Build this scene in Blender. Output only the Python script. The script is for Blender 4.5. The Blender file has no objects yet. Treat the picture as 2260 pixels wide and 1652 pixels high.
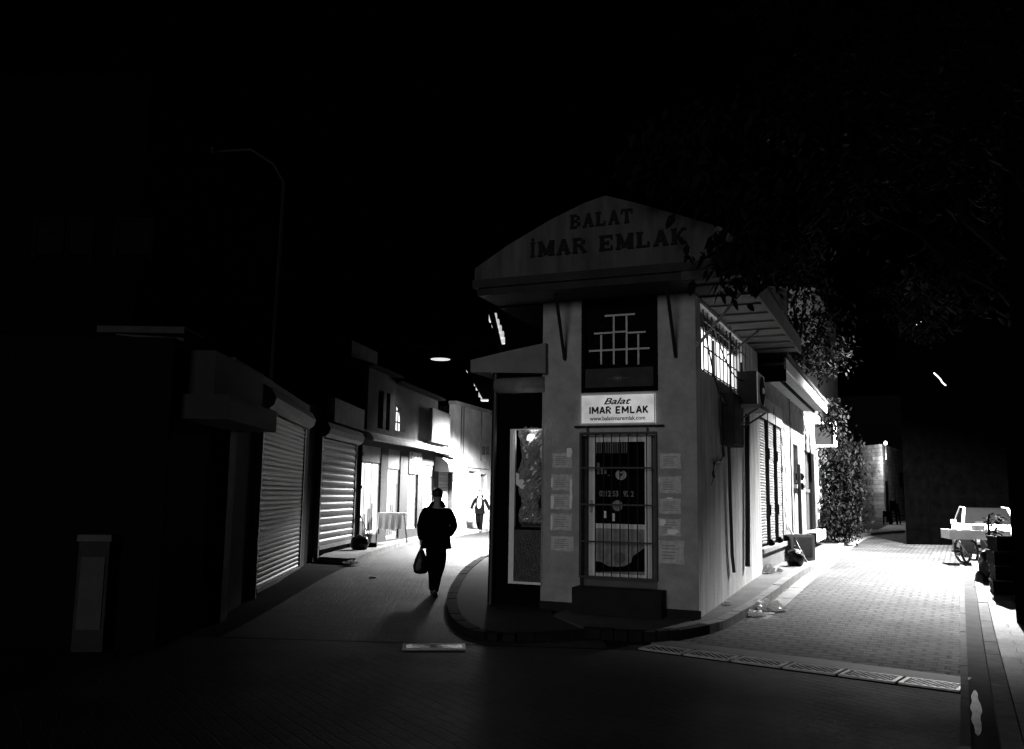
import bpy, bmesh, math, random
from mathutils import Vector, Matrix
R = math.radians
rnd = random.Random(7)
scn = bpy.context.scene
col = scn.collection

# ------------------------------------------------------------------ camera
FPX, PW, PH = 1950.0, 2260.0, 1652.0
CAM = Vector((0, 0, 1.6))
PITCH, ROLL = R(7.75), R(0.85)
cam_d = bpy.data.cameras.new("camera")
cam = bpy.data.objects.new("camera", cam_d); col.objects.link(cam)
cam_d.sensor_width = 36.0; cam_d.lens = FPX / PW * 36.0
cam_d.clip_start = 0.1; cam_d.clip_end = 600
CR = Matrix.Rotation(R(90) + PITCH, 3, 'X') @ Matrix.Rotation(ROLL, 3, 'Z')
cam.matrix_world = Matrix.Translation(CAM) @ CR.to_4x4()
scn.camera = cam

# ------------------------------------------------------------------ world: night sky
world = bpy.data.worlds.new("World"); scn.world = world; world.use_nodes = True
wn = world.node_tree.nodes; wl = world.node_tree.links
sky = wn.new('ShaderNodeTexSky'); sky.sky_type = 'NISHITA'; sky.sun_disc = False
sky.sun_elevation = R(-8); sky.sun_rotation = R(200)
bw = wn.new('ShaderNodeRGBToBW')
wl.new(sky.outputs[0], bw.inputs[0]); wl.new(bw.outputs[0], wn['Background'].inputs[0])
wn['Background'].inputs[1].default_value = 0.001

def light(name, kind, loc, power, **kw):
    d = bpy.data.lights.new(name, kind); d.energy = power
    for k, v in kw.items(): setattr(d, k, v)
    o = bpy.data.objects.new(name, d); col.objects.link(o); o.location = loc
    return o
def aim(o, target):
    o.rotation_euler = (Vector(target) - o.location).to_track_quat('-Z', 'Y').to_euler()

# faint low glow of the square behind the photographer
sun = light('sun', 'SUN', (-20, -40, 9), 0.42, angle=R(16)); aim(sun, (1.5, 13, 2.0))

scn.view_settings.view_transform = 'Standard'; scn.view_settings.look = 'None'
scn.view_settings.gamma = 1.0; scn.view_settings.exposure = 0.0
scn.cycles.use_denoising = True
scn.cycles.max_bounces = 5; scn.cycles.diffuse_bounces = 2
scn.cycles.sample_clamp_indirect = 4.0

# ------------------------------------------------------------------ survey helpers
def ray(u, v):
    return (CR @ Vector(((u - PW/2)/FPX, -(v - PH/2)/FPX, -1.0))).normalized()
def H(y):
    t = min(1, max(0, (y - 11.0)/8.0)); t = t*t*(3-2*t)
    return -0.22*(1 - t)
def G(u, v, dz=0.0):
    r = ray(u, v); z = dz
    for _ in range(30):
        t = (z - CAM.z)/r.z; p = CAM + r*t; z = 0.5*z + 0.5*(H(p.y) + dz)
    return CAM + r*((z - CAM.z)/r.z)
def D(u, v, y):
    r = ray(u, v); return CAM + r*(y/r.y)

class Plane:
    """vertical plane: s runs left to right as seen, o sticks out of it, z up"""
    def __init__(s, p, d):
        s.p = Vector((p[0], p[1], 0)); s.d = Vector((d[0], d[1], 0)).normalized()
        s.n = Vector((s.d.y, -s.d.x, 0)); s.rz = math.atan2(s.d.y, s.d.x)
    def px(s, u, v, o=0.0):
        r = ray(u, v); t = ((s.p + s.n*o) - CAM).dot(s.n)/r.dot(s.n)
        q = CAM + r*t; return ((q - s.p).dot(s.d), q.z)
    def w(s, a, o, z):
        return s.p + s.d*a + s.n*o + Vector((0, 0, z))

# ------------------------------------------------------------------ materials
MATS = {}
def gm(name, v, rough=0.85, var=0.25, scale=3.0, bump=0.15, bscale=40.0, metallic=0.0, spec=0.4, streak=False):
    if name in MATS: return MATS[name]
    m = bpy.data.materials.new(name); m.use_nodes = True; MATS[name] = m
    nt = m.node_tree; n = nt.nodes; l = nt.links; b = n['Principled BSDF']
    b.inputs['Roughness'].default_value = rough; b.inputs['Metallic'].default_value = metallic
    b.inputs['Specular IOR Level'].default_value = spec
    tc = n.new('ShaderNodeTexCoord')
    mp = n.new('ShaderNodeMapping'); l.new(tc.outputs['Object'], mp.inputs[0])
    if streak: mp.inputs['Scale'].default_value = (3.0, 3.0, 0.45)
    nz = n.new('ShaderNodeTexNoise'); nz.inputs['Scale'].default_value = scale; nz.inputs['Detail'].default_value = 7
    nz.inputs['Roughness'].default_value = 0.65
    l.new(mp.outputs[0], nz.inputs['Vector'])
    cr = n.new('ShaderNodeValToRGB'); l.new(nz.outputs['Fac'], cr.inputs[0])
    a, c = v*(1-var), min(1, v*(1+var))
    cr.color_ramp.elements[0].position = 0.3; cr.color_ramp.elements[1].position = 0.7
    cr.color_ramp.elements[0].color = (a, a, a, 1); cr.color_ramp.elements[1].color = (c, c, c, 1)
    l.new(cr.outputs[0], b.inputs['Base Color'])
    if bump:
        n2 = n.new('ShaderNodeTexNoise'); n2.inputs['Scale'].default_value = bscale; n2.inputs['Detail'].default_value = 5
        l.new(tc.outputs['Object'], n2.inputs['Vector'])
        bp = n.new('ShaderNodeBump'); bp.inputs['Strength'].default_value = bump; bp.inputs['Distance'].default_value = 0.02
        l.new(n2.outputs['Fac'], bp.inputs['Height']); l.new(bp.outputs[0], b.inputs['Normal'])
    return m
def em(name, strength, base=0.8, var=0.0, scale=4.0, v0=1.0):
    if name in MATS: return MATS[name]
    m = bpy.data.materials.new(name); m.use_nodes = True; MATS[name] = m
    n = m.node_tree.nodes; l = m.node_tree.links; b = n['Principled BSDF']
    b.inputs['Base Color'].default_value = (base, base, base, 1)
    b.inputs['Emission Strength'].default_value = strength
    b.inputs['Emission Color'].default_value = (v0, v0, v0, 1)
    if var:
        tc = n.new('ShaderNodeTexCoord'); nz = n.new('ShaderNodeTexNoise'); nz.inputs['Scale'].default_value = scale
        nz.inputs['Detail'].default_value = 4; l.new(tc.outputs['Object'], nz.inputs['Vector'])
        cr = n.new('ShaderNodeValToRGB'); l.new(nz.outputs['Fac'], cr.inputs[0])
        a = 1 - var
        cr.color_ramp.elements[0].position = 0.35; cr.color_ramp.elements[1].position = 0.62
        cr.color_ramp.elements[0].color = (a, a, a, 1); l.new(cr.outputs[0], b.inputs['Emission Color'])
    return m
def paver(name, v, bw_, bh, rot=0.0, rough=0.6, mortar=0.010, contrast=0.25, offset=0.5, dark=0.15, spec=0.5, bumpd=0.012):
    if name in MATS: return MATS[name]
    m = bpy.data.materials.new(name); m.use_nodes = True; MATS[name] = m
    n = m.node_tree.nodes; l = m.node_tree.links; b = n['Principled BSDF']
    tc = n.new('ShaderNodeTexCoord'); mp = n.new('ShaderNodeMapping'); mp.inputs['Rotation'].default_value = (0, 0, rot)
    l.new(tc.outputs['Object'], mp.inputs[0])
    wz = n.new('ShaderNodeTexNoise'); wz.inputs['Scale'].default_value = 1.7; wz.inputs['Detail'].default_value = 3
    l.new(tc.outputs['Object'], wz.inputs['Vector'])
    wm = n.new('ShaderNodeVectorMath'); wm.operation = 'MULTIPLY_ADD'
    wm.inputs[1].default_value = (0.07, 0.07, 0); l.new(wz.outputs['Color'], wm.inputs[0]); l.new(mp.outputs[0], wm.inputs[2])
    br = n.new('ShaderNodeTexBrick'); l.new(wm.outputs[0], br.inputs['Vector'])
    br.offset = offset
    a, c = v*(1-contrast), v*(1+contrast)
    br.inputs['Color1'].default_value = (a, a, a, 1); br.inputs['Color2'].default_value = (c, c, c, 1)
    dk = v*dark; br.inputs['Mortar'].default_value = (dk, dk, dk, 1)
    br.inputs['Scale'].default_value = 1.0; br.inputs['Brick Width'].default_value = bw_; br.inputs['Row Height'].default_value = bh
    br.inputs['Mortar Size'].default_value = mortar; br.inputs['Mortar Smooth'].default_value = 0.35; br.inputs['Bias'].default_value = 0
    nz = n.new('ShaderNodeTexNoise'); nz.inputs['Scale'].default_value = 1.3; nz.inputs['Detail'].default_value = 8
    nz.inputs['Roughness'].default_value = 0.7; l.new(tc.outputs['Object'], nz.inputs['Vector'])
    cr = n.new('ShaderNodeValToRGB'); l.new(nz.outputs['Fac'], cr.inputs[0])
    cr.color_ramp.elements[0].position = 0.3; cr.color_ramp.elements[1].position = 0.7
    cr.color_ramp.elements[0].color = (.45, .45, .45, 1); cr.color_ramp.elements[1].color = (1.15, 1.15, 1.15, 1)
    mx = n.new('ShaderNodeMix'); mx.data_type = 'RGBA'; mx.blend_type = 'MULTIPLY'; mx.inputs[0].default_value = 1
    l.new(br.outputs['Color'], mx.inputs[6]); l.new(cr.outputs[0], mx.inputs[7])
    n3 = n.new('ShaderNodeTexNoise'); n3.inputs['Scale'].default_value = .45; n3.inputs['Detail'].default_value = 5; n3.inputs['Distortion'].default_value = .8
    l.new(tc.outputs['Object'], n3.inputs['Vector']); c3 = n.new('ShaderNodeValToRGB'); l.new(n3.outputs['Fac'], c3.inputs[0])
    c3.color_ramp.elements[0].position = 0.42; c3.color_ramp.elements[1].position = 0.56
    c3.color_ramp.elements[0].color = (.55, .55, .55, 1); c3.color_ramp.elements[1].color = (1.1, 1.1, 1.1, 1)
    m2_ = n.new('ShaderNodeMix'); m2_.data_type = 'RGBA'; m2_.blend_type = 'MULTIPLY'; m2_.inputs[0].default_value = 1
    l.new(mx.outputs[2], m2_.inputs[6]); l.new(c3.outputs[0], m2_.inputs[7]); l.new(m2_.outputs[2], b.inputs['Base Color'])
    n2 = n.new('ShaderNodeTexNoise'); n2.inputs['Scale'].default_value = 55; n2.inputs['Detail'].default_value = 4
    l.new(tc.outputs['Object'], n2.inputs['Vector'])
    ad = n.new('ShaderNodeMath'); ad.operation = 'MULTIPLY_ADD'; ad.inputs[1].default_value = -1.0
    l.new(br.outputs['Fac'], ad.inputs[0]); l.new(n2.outputs['Fac'], ad.inputs[2])
    bp = n.new('ShaderNodeBump'); bp.inputs['Strength'].default_value = 0.8; bp.inputs['Distance'].default_value = bumpd
    l.new(ad.outputs[0], bp.inputs['Height']); l.new(bp.outputs[0], b.inputs['Normal'])
    rr = n.new('ShaderNodeMapRange'); l.new(nz.outputs['Fac'], rr.inputs[0])
    rr.inputs[3].default_value = rough-0.15; rr.inputs[4].default_value = rough+0.2
    l.new(rr.outputs[0], b.inputs['Roughness']); b.inputs['Specular IOR Level'].default_value = spec
    return m

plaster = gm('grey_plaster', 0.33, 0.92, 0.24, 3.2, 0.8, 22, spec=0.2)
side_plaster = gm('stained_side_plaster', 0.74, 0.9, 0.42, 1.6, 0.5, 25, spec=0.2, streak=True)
dark_wood = gm('dark_wood', 0.02, 0.6, 0.3)
black_iron = gm('black_iron', 0.008, 0.5, 0.3, 20, 0.1)
iron = gm('worn_iron', 0.30, 0.5, 0.3, 12, 0.2, metallic=0.5)
white_frame = gm('white_frame', 0.78, 0.5, 0.08, 8, 0.05)
near_black = gm('near_black', 0.004, 0.9, 0.3, 3, 0.1, spec=0.02)
flat_black = gm('flat_black_wall', .002, .95, .3, 3, .1, spec=0.0)  # almost black base colour without specular
dark_wall = gm('dark_wall', 0.035, 0.95, 0.35, 1.2, 0.4, 12, spec=0.1)
left_wall = gm('alley_wall', 0.04, 0.95, 0.35, 1.5, 0.4, 15, spec=0.1)
roof_dark = gm('roof_dark', 0.015, 0.9, 0.3, 5, 0.2, spec=0.02)
concrete = gm('concrete', 0.28, 0.85, 0.35, 4, 0.4, 45)
conc_dark = gm('dark_concrete', 0.03, 0.8, 0.4, 3, 0.4, 40)
galv = gm('galvanised_steel', 0.165, 0.5, 0.22, 5, 0.15, 30, metallic=0.35, streak=True)
white_paint = gm('white_paint', 0.80, 0.5, 0.08, 5, 0.08)
off_white = gm('off_white', 0.62, 0.8, 0.15, 3, 0.2)
plastic_bag = gm('pale_plastic', 0.95, 0.28, 0.12, 8, 0.3, 14)
_nt = plastic_bag.node_tree; _tr = _nt.nodes.new('ShaderNodeBsdfTranslucent'); _tr.inputs[0].default_value = (.9, .9, .9, 1)
_mx = _nt.nodes.new('ShaderNodeMixShader'); _mx.inputs[0].default_value = .5
_nt.links.new(_nt.nodes['Principled BSDF'].outputs[0], _mx.inputs[1]); _nt.links.new(_tr.outputs[0], _mx.inputs[2])
_nt.links.new(_mx.outputs[0], _nt.nodes['Material Output'].inputs[0])
paper = gm('paper', 0.52, 0.8, 0.3, 14, 0.1, 30)
paper_torn = gm('torn_paper', 0.9, 0.8, 0.1, 10, 0.0)
ink = gm('ink', 0.01, 0.7, 0.1, 5, 0)
glass_dark = gm('dark_glass', 0.004, 0.08, 0.5, 2, 0.0, spec=0.15)
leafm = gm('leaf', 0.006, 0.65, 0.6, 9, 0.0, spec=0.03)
barkm = gm('bark', 0.006, 0.95, 0.4, 8, 0.8, 20, spec=.02)
asphalt = gm('asphalt', 0.022, 0.95, 0.35, 1.5, 0.5, 70, spec=0.04)
cloth_black = gm('black_cloth', 0.0025, 0.95, 0.3, 12, 0.3, 60, spec=0.0)
cloth_white = gm('white_cloth', 0.75, 0.9, 0.1, 6, 0.3, 25)
skin_m = gm('skin', 0.22, 0.6, 0.1, 8, 0.05)
hair_m = gm('hair', 0.01, 0.6, 0.2, 30, 0.6, 90)
rubber = gm('rubber', 0.008, 0.7, 0.2, 20, 0.2)
cloth_grey = gm('grey_canvas', 0.09, 0.9, 0.4, 5, 0.5, 12)

# ------------------------------------------------------------------ object helpers
def setp(o, label=None, cat=None, group=None, kind=None):
    if label: o['label'] = label
    if cat: o['category'] = cat
    if group: o['group'] = group
    if kind: o['kind'] = kind
    return o
def thing(name, label, cat, loc=(0, 0, 0), rz=0.0, group=None):
    o = bpy.data.objects.new(name, None); col.objects.link(o)
    o.location = loc; o.rotation_euler = (0, 0, rz); o.empty_display_size = 0.2
    return setp(o, label, cat, group)
class MB:
    """mesh builder in local (s, o, z): s along, o outward (local -y), z up"""
    def __init__(s): s.b = bmesh.new()
    def quad(s, pts):
        try: return s.b.faces.new([s.b.verts.new((p[0], -p[1], p[2])) for p in pts])
        except ValueError: return None
    def box(s, s0, s1, o0, o1, z0, z1, bev=0.0):
        if s1 < s0: s0, s1 = s1, s0
        if o1 < o0: o0, o1 = o1, o0
        if z1 < z0: z0, z1 = z1, z0
        M = Matrix.Translation(((s0+s1)/2, -(o0+o1)/2, (z0+z1)/2)) @ Matrix.Diagonal((s1-s0, o1-o0, z1-z0, 1))
        r = bmesh.ops.create_cube(s.b, size=1, matrix=M)
        if bev:
            es = list({e for v in r['verts'] for e in v.link_edges})
            bmesh.ops.bevel(s.b, geom=es, offset=bev, segments=2, affect='EDGES', profile=0.6)
        return s
    def prism(s, poly, o0, o1):
        """poly of (s,z) extruded from o0 to o1"""
        f = [s.b.verts.new((p[0], -o1, p[1])) for p in poly]; k = [s.b.verts.new((p[0], -o0, p[1])) for p in poly]
        n = len(poly); s.b.faces.new(f); s.b.faces.new(k[::-1])
        for i in range(n): s.b.faces.new((f[i], k[i], k[(i+1) % n], f[(i+1) % n]))
        return s
    def prof(s, prof, s0, s1, caps=True):
        """profile of (o,z) swept along s"""
        a = [s.b.verts.new((s0, -p[0], p[1])) for p in prof]; c = [s.b.verts.new((s1, -p[0], p[1])) for p in prof]
        n = len(prof)
        for i in range(n): s.b.faces.new((a[i], c[i], c[(i+1) % n], a[(i+1) % n]))
        if caps: s.b.faces.new(a); s.b.faces.new(c[::-1])
        return s
    def tube(s, pts, r, seg=8, r1=None):
        pts = [Vector((p[0], -p[1], p[2])) for p in pts]; rings = []
        for i, p in enumerate(pts):
            t = (pts[min(i+1, len(pts)-1)] - pts[max(i-1, 0)]).normalized()
            up = Vector((0, 0, 1)) if abs(t.z) < 0.95 else Vector((1, 0, 0))
            a = t.cross(up).normalized(); c = t.cross(a)
            rr = r if r1 is None else r + (r1 - r)*i/(len(pts)-1)
            rings.append([s.b.verts.new(p + (a*math.cos(2*math.pi*k/seg) + c*math.sin(2*math.pi*k/seg))*rr) for k in range(seg)])
        for i in range(len(rings)-1):
            for k in range(seg):
                s.b.faces.new((rings[i][k], rings[i][(k+1) % seg], rings[i+1][(k+1) % seg], rings[i+1][k]))
        s.b.faces.new(rings[0][::-1]); s.b.faces.new(rings[-1])
        return s
    def lathe(s, c, prof, seg=16, axis='Z'):
        rings = []
        for r, h in prof:
            ring = []
            for k in range(seg):
                a = 2*math.pi*k/seg
                if axis == 'Z': v = (c[0] + r*math.cos(a), -c[1] + r*math.sin(a), c[2] + h)
                elif axis == 'O': v = (c[0] + r*math.cos(a), -(c[1] + h), c[2] + r*math.sin(a))
                else: v = (c[0] + h, -c[1] + r*math.cos(a), c[2] + r*math.sin(a))
                ring.append(s.b.verts.new(v))
            rings.append(ring)
        for i in range(len(rings)-1):
            for k in range(seg): s.b.faces.new((rings[i][k], rings[i][(k+1) % seg], rings[i+1][(k+1) % seg], rings[i+1][k]))
        s.b.faces.new(rings[0][::-1]); s.b.faces.new(rings[-1])
        return s
    def wall(s, s0, s1, z0, z1, holes, depth=0.25, o=0.0):
        ss = sorted({s0, s1} | {h[0] for h in holes} | {h[1] for h in holes})
        zs = sorted({z0, z1} | {h[2] for h in holes} | {h[3] for h in holes})
        def inh(a, c): return any(h[0] - 1e-6 <= a and h[1] + 1e-6 >= a and h[2] - 1e-6 <= c and h[3] + 1e-6 >= c for h in holes)
        for i in range(len(ss)-1):
            for j in range(len(zs)-1):
                if inh((ss[i]+ss[i+1])/2, (zs[j]+zs[j+1])/2): continue
                a, c, e, f = ss[i], ss[i+1], zs[j], zs[j+1]
                s.quad([(a, o, e), (c, o, e), (c, o, f), (a, o, f)])
                s.quad([(a, o-depth, e), (a, o-depth, f), (c, o-depth, f), (c, o-depth, e)])
        for a, c, e, f in holes:
            s.quad([(a, o, e), (a, o-depth, e), (a, o-depth, f), (a, o, f)]); s.quad([(c, o, e), (c, o, f), (c, o-depth, f), (c, o-depth, e)])
            s.quad([(a, o, f), (a, o-depth, f), (c, o-depth, f), (c, o, f)]); s.quad([(a, o, e), (c, o, e), (c, o-depth, e), (a, o-depth, e)])
        a, c, e, f = s0, s1, z0, z1
        s.quad([(a, o, e), (a, o, f), (a, o-depth, f), (a, o-depth, e)]); s.quad([(c, o, e), (c, o-depth, e), (c, o-depth, f), (c, o, f)])
        s.quad([(a, o, f), (c, o, f), (c, o-depth, f), (a, o-depth, f)])
        return s
    def done(s, name, mat, parent=None, smooth=False, label=None):
        bmesh.ops.remove_doubles(s.b, verts=s.b.verts, dist=1e-5)
        bmesh.ops.recalc_face_normals(s.b, faces=s.b.faces)
        me = bpy.data.meshes.new(name); s.b.to_mesh(me); s.b.free(); me.materials.append(mat)
        if smooth:
            for p in me.polygons: p.use_smooth = True
        o = bpy.data.objects.new(name, me); col.objects.link(o)
        if parent: o.parent = parent
        if label: o['label'] = label
        return o
def on_plane(o, pl):
    o.location = (pl.p.x, pl.p.y, 0); o.rotation_euler = (0, 0, pl.rz); return o
def pth(name, label, cat, pl, group=None, s=0.0, o=0.0, z=0.0):
    """thing whose local frame is the plane's own, empty placed at (s,o,z)"""
    w = pl.w(s, o, z); return thing(name, label, cat, w, pl.rz, group)

def text_mesh(body, size, name, mat, parent, loc, offset=0.0, shear=0.0, align='CENTER', xs=1.0, thick=0.004, fit=None):
    cu = bpy.data.curves.new('t', 'FONT'); cu.body = body; cu.size = size; cu.offset = offset
    cu.shear = shear; cu.align_x = align; cu.extrude = thick; cu.fill_mode = 'BOTH'
    t = bpy.data.objects.new('t', cu); col.objects.link(t)
    bpy.context.view_layer.update()
    me = bpy.data.meshes.new_from_object(t.evaluated_get(bpy.context.evaluated_depsgraph_get()))
    bpy.data.objects.remove(t); me.name = name; me.materials.clear(); me.materials.append(mat)
    if fit:
        xx = [v.co.x for v in me.vertices]; xs = fit/(max(xx)-min(xx))
    me.transform(Matrix.Translation(loc) @ Matrix.Rotation(R(90), 4, 'X') @ Matrix.Diagonal((xs, 1, 1, 1)))
    o = bpy.data.objects.new(name, me); col.objects.link(o); o.parent = parent
    return o

def sheet(name, quad, nx, ny, dz, mat, rz=0.0, kind='structure', power=1.0, extra=None):
    """quad: near-left, near-right, far-right, far-left"""
    A, B, C_, D_ = [Vector((p[0], p[1])) for p in quad]
    M = Matrix.Rotation(-rz, 2); org = A; verts = []; faces = []
    for j in range(ny+1):
        t = (j/ny)**power
        for i in range(nx+1):
            q = i/nx; p = (A*(1-q) + B*q)*(1-t) + (D_*(1-q) + C_*q)*t
            l = M @ (p - org); z = H(p.y) + dz
            if extra: z += extra(p)
            verts.append((l.x, l.y, z))
    for j in range(ny):
        for i in range(nx):
            a = j*(nx+1)+i; faces.append((a, a+1, a+nx+2, a+nx+1))
    me = bpy.data.meshes.new(name); me.from_pydata(verts, [], faces); me.materials.append(mat)
    o = bpy.data.objects.new(name, me); col.objects.link(o)
    o.location = (org.x, org.y, 0); o.rotation_euler = (0, 0, rz)
    if kind: o['kind'] = kind
    return o
def densify(pts, step=0.5, closed=False):
    out = []; n = len(pts)
    for i in range(n if closed else n-1):
        a = Vector(pts[i][:2]); b = Vector(pts[(i+1) % n][:2]); k = max(1, int((b-a).length/step))
        out += [a.lerp(b, j/k) for j in range(k)]
    if not closed: out.append(Vector(pts[-1][:2]))
    return out
def slab(name, poly, h, mat):
    b = bmesh.new(); pts = densify(poly, 0.6, True)
    top = [b.verts.new((p.x, p.y, H(p.y)+h)) for p in pts]; bot = [b.verts.new((p.x, p.y, H(p.y)-0.1)) for p in pts]
    f = b.faces.new(top); n = len(pts)
    for i in range(n): b.faces.new((top[i], bot[i], bot[(i+1) % n], top[(i+1) % n]))
    bmesh.ops.triangulate(b, faces=[f]); bmesh.ops.recalc_face_normals(b, faces=b.faces)
    me = bpy.data.meshes.new(name); b.to_mesh(me); b.free(); me.materials.append(mat)
    o = bpy.data.objects.new(name, me); col.objects.link(o); o['kind'] = 'structure'; return o
def smooth_line(pts, n=6):
    P = [Vector(p[:2]) for p in pts]; out = []
    for i in range(len(P)-1):
        p0, p1, p2, p3 = P[max(i-1, 0)], P[i], P[i+1], P[min(i+2, len(P)-1)]
        for k in range(n):
            t = k/n
            out.append(0.5*((2*p1) + (p2-p0)*t + (2*p0-5*p1+4*p2-p3)*t*t + (3*p1-p0-3*p2+p3)*t**3))
    out.append(P[-1]); return out
def band(name, line, width, h, mat, joint=0.8, gap=0.006):
    """kerb stones along a line, on its right-hand... side given by sign of width"""
    b = bmesh.new(); pts = densify([tuple(p) for p in line], joint); n = len(pts)
    for i in range(n-1):
        a, c = pts[i], pts[i+1]; t = (c-a).normalized(); nn = Vector((t.y, -t.x))*width
        a2 = a + t*gap; jz = rnd.uniform(-.006, .006)
        vs = []
        for hh in (-0.12, h + jz):
            for q in (a2, c, c+nn, a2+nn): vs.append(b.verts.new((q.x, q.y, H(q.y)+hh)))
        for f in ((0, 1, 2, 3), (4, 5, 6, 7), (0, 1, 5, 4), (1, 2, 6, 5), (2, 3, 7, 6), (3, 0, 4, 7)): b.faces.new([vs[k] for k in f])
    bmesh.ops.recalc_face_normals(b, faces=b.faces)
    me = bpy.data.meshes.new(name); b.to_mesh(me); b.free(); me.materials.append(mat)
    o = bpy.data.objects.new(name, me); col.objects.link(o); o['kind'] = 'structure'; return o

def shutter(mb, s0, s1, z0, z1, o, pitch=0.09, amp=0.022):
    n = max(2, int(round((z1-z0)/pitch))); dz = (z1-z0)/n; rows = []
    for i in range(n):
        jj = rnd.uniform(-.003, .004)
        for q, a in ((0.0, 0.0), (0.18, 0.75), (0.45, 1.0), (0.75, 0.8), (0.93, 0.15)):
            rows.append((z0 + (i+q)*dz, o + amp*a + (jj if a else 0)))
    rows.append((z1, o)); prev = None
    for z, oo in rows:
        cur = (mb.b.verts.new((s0, -oo, z)), mb.b.verts.new((s1, -oo, z)))
        if prev: mb.b.faces.new((prev[0], prev[1], cur[1], cur[0]))
        prev = cur
    return mb

def skin_body(name, verts, edges, radii, mat, parent=None, sub=2, root=0):
    me = bpy.data.meshes.new(name); me.from_pydata([Vector(v) for v in verts], edges, [])
    o = bpy.data.objects.new(name, me); col.objects.link(o)
    m = o.modifiers.new('skin', 'SKIN'); m.use_smooth_shade = True; m.branch_smoothing = 0.6
    for i, r in enumerate(radii):
        sv = me.skin_vertices[0].data[i]; sv.radius = (r, r) if not isinstance(r, tuple) else r
        sv.use_root = (i == root)
    s = o.modifiers.new('sub', 'SUBSURF'); s.levels = sub; s.render_levels = sub
    bpy.context.view_layer.update()
    nm = bpy.data.meshes.new_from_object(o.evaluated_get(bpy.context.evaluated_depsgraph_get()))
    bpy.data.objects.remove(o); nm.name = name; nm.materials.clear(); nm.materials.append(mat)
    for p in nm.polygons: p.use_smooth = True
    r = bpy.data.objects.new(name, nm); col.objects.link(r)
    if parent: r.parent = parent
    return r
def chain(verts, edges, radii, pts, start=None):
    prev = start
    for p, r in pts:
        verts.append(p); radii.append(r); k = len(verts)-1
        if prev is not None: edges.append((prev, k))
        prev = k
    return prev

# ================================================================== planes
C2 = Vector((2.67, 12.70))                                  # street corner of the corner building
FD = Vector((0.922, -0.387))                                # its front, left to right
SD = Vector((0.409, 0.912))                                 # its street side, away from us
SIDE = Plane(C2, (SD.x, SD.y))
FW = 2.38
FRONT = Plane(C2 - FD*FW, FD)
ALEFT = Plane((-4.17, 14.4), (-0.075, 1.0))                 # the near garages on the left
SHOPS = Plane((-4.35, 24.4), (0.19, 1.0))                   # lit shops
ENDW = Plane((-2.85, 35.2), (0.33, 1.0))                    # bright wall where the alley bends

# ================================================================== ground
def zgrid(name, x0, x1, y0, y1, mat):
    o = sheet(name, [(x0, y0), (x1, y0), (x1, y1), (x0, y1)], 6, 200, 0, mat); return o
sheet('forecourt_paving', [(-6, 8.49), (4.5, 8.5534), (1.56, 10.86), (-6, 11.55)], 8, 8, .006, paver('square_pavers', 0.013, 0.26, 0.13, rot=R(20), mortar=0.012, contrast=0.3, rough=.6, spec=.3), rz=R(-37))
zgrid('ground', -90, 110, -30, 200, asphalt)
SA = math.atan2(0.888, 0.46) - R(90)
def SL(y, off=0.0):   # left edge of street at depth y, moved right by off (metres across)
    return (2.95 + (y-11.8)*0.505 + off*0.893, y - off*0.45)
RWID = 2.60
a = G(1575, 1400); b_ = G(2140, 1480)
street_pav = paver('street_pavers', 0.112, 0.27, 0.19, mortar=0.027, contrast=0.3, dark=0.02, bumpd=.035, rough=.7, spec=.24)
sheet('street', [(1.9, 11.02), (4.72, 9.05), SL(75, RWID), SL(75, -2.0)], 4, 120, 0.006, street_pav, rz=R(-26.8), power=2.0)
# smooth concrete strip and drain in front of the street mouth
def dline(t, off):    # t along drain 0..1 left to right, off toward the street (metres)
    p0 = Vector((1.55, 10.90)); p1 = Vector((4.55, 8.60)); d = (p1-p0).normalized(); n = Vector((-d.y, d.x))
    q = p0.lerp(p1, t) + n*off; return (q.x, q.y)
strip_m = gm('smooth_concrete', 0.085, 0.6, 0.3, 3, 0.3, 50)
sheet('street_border', [dline(-.02, 0.42), dline(.915, 0.42), dline(.915, 0.80), dline(-.02, 0.80)], 24, 4, 0.022, strip_m, rz=R(-37))
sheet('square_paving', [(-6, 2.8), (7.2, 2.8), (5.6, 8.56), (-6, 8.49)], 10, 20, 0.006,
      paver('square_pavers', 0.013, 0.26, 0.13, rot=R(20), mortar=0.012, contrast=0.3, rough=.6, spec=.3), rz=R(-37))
sheet('alley_paving', [(-3.6, 11.4), (1.2, 10.95), (1.4, 60), (-3.0, 60)], 4, 140, 0.006,
      paver('alley_pavers', 0.022, 0.22, 0.11, mortar=0.014, contrast=0.4, dark=0.12, bumpd=0.025, rough=0.6, spec=0.35), rz=R(2), power=1.6)
# right gutter, kerb and slab pavement
def RL(y, off): return SL(y, RWID + off)
gut = gm('gutter_concrete', 0.07, 0.9, 0.4, 3, 0.4, 30, spec=.15)
sheet('gutter', [RL(7.0, .07), RL(7.0, .26), RL(60, .26), RL(60, .07)], 6, 120, 0.0, gut, rz=R(-26.8), power=2,
      extra=lambda p: 0.012)
band('gutter_edge', [RL(8.0, 0.0), RL(45, 0.0)], 0.07, 0.035, gm('edge_stone', .13, .85, .4, 4, .4, 40), 0.9)
band('kerb_right', [RL(6.4, 0.26), RL(45, 0.26)], 0.14, 0.13, concrete, 0.95)
sheet('pavement_right', [RL(6.0, .41), RL(6.0, 4.2), RL(60, 4.2), RL(60, .41)], 4, 120, 0.125,
      paver('pavement_slabs', 0.13, 0.42, 0.36, mortar=0.012, contrast=0.3), rz=R(-26.8), power=2)
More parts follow.
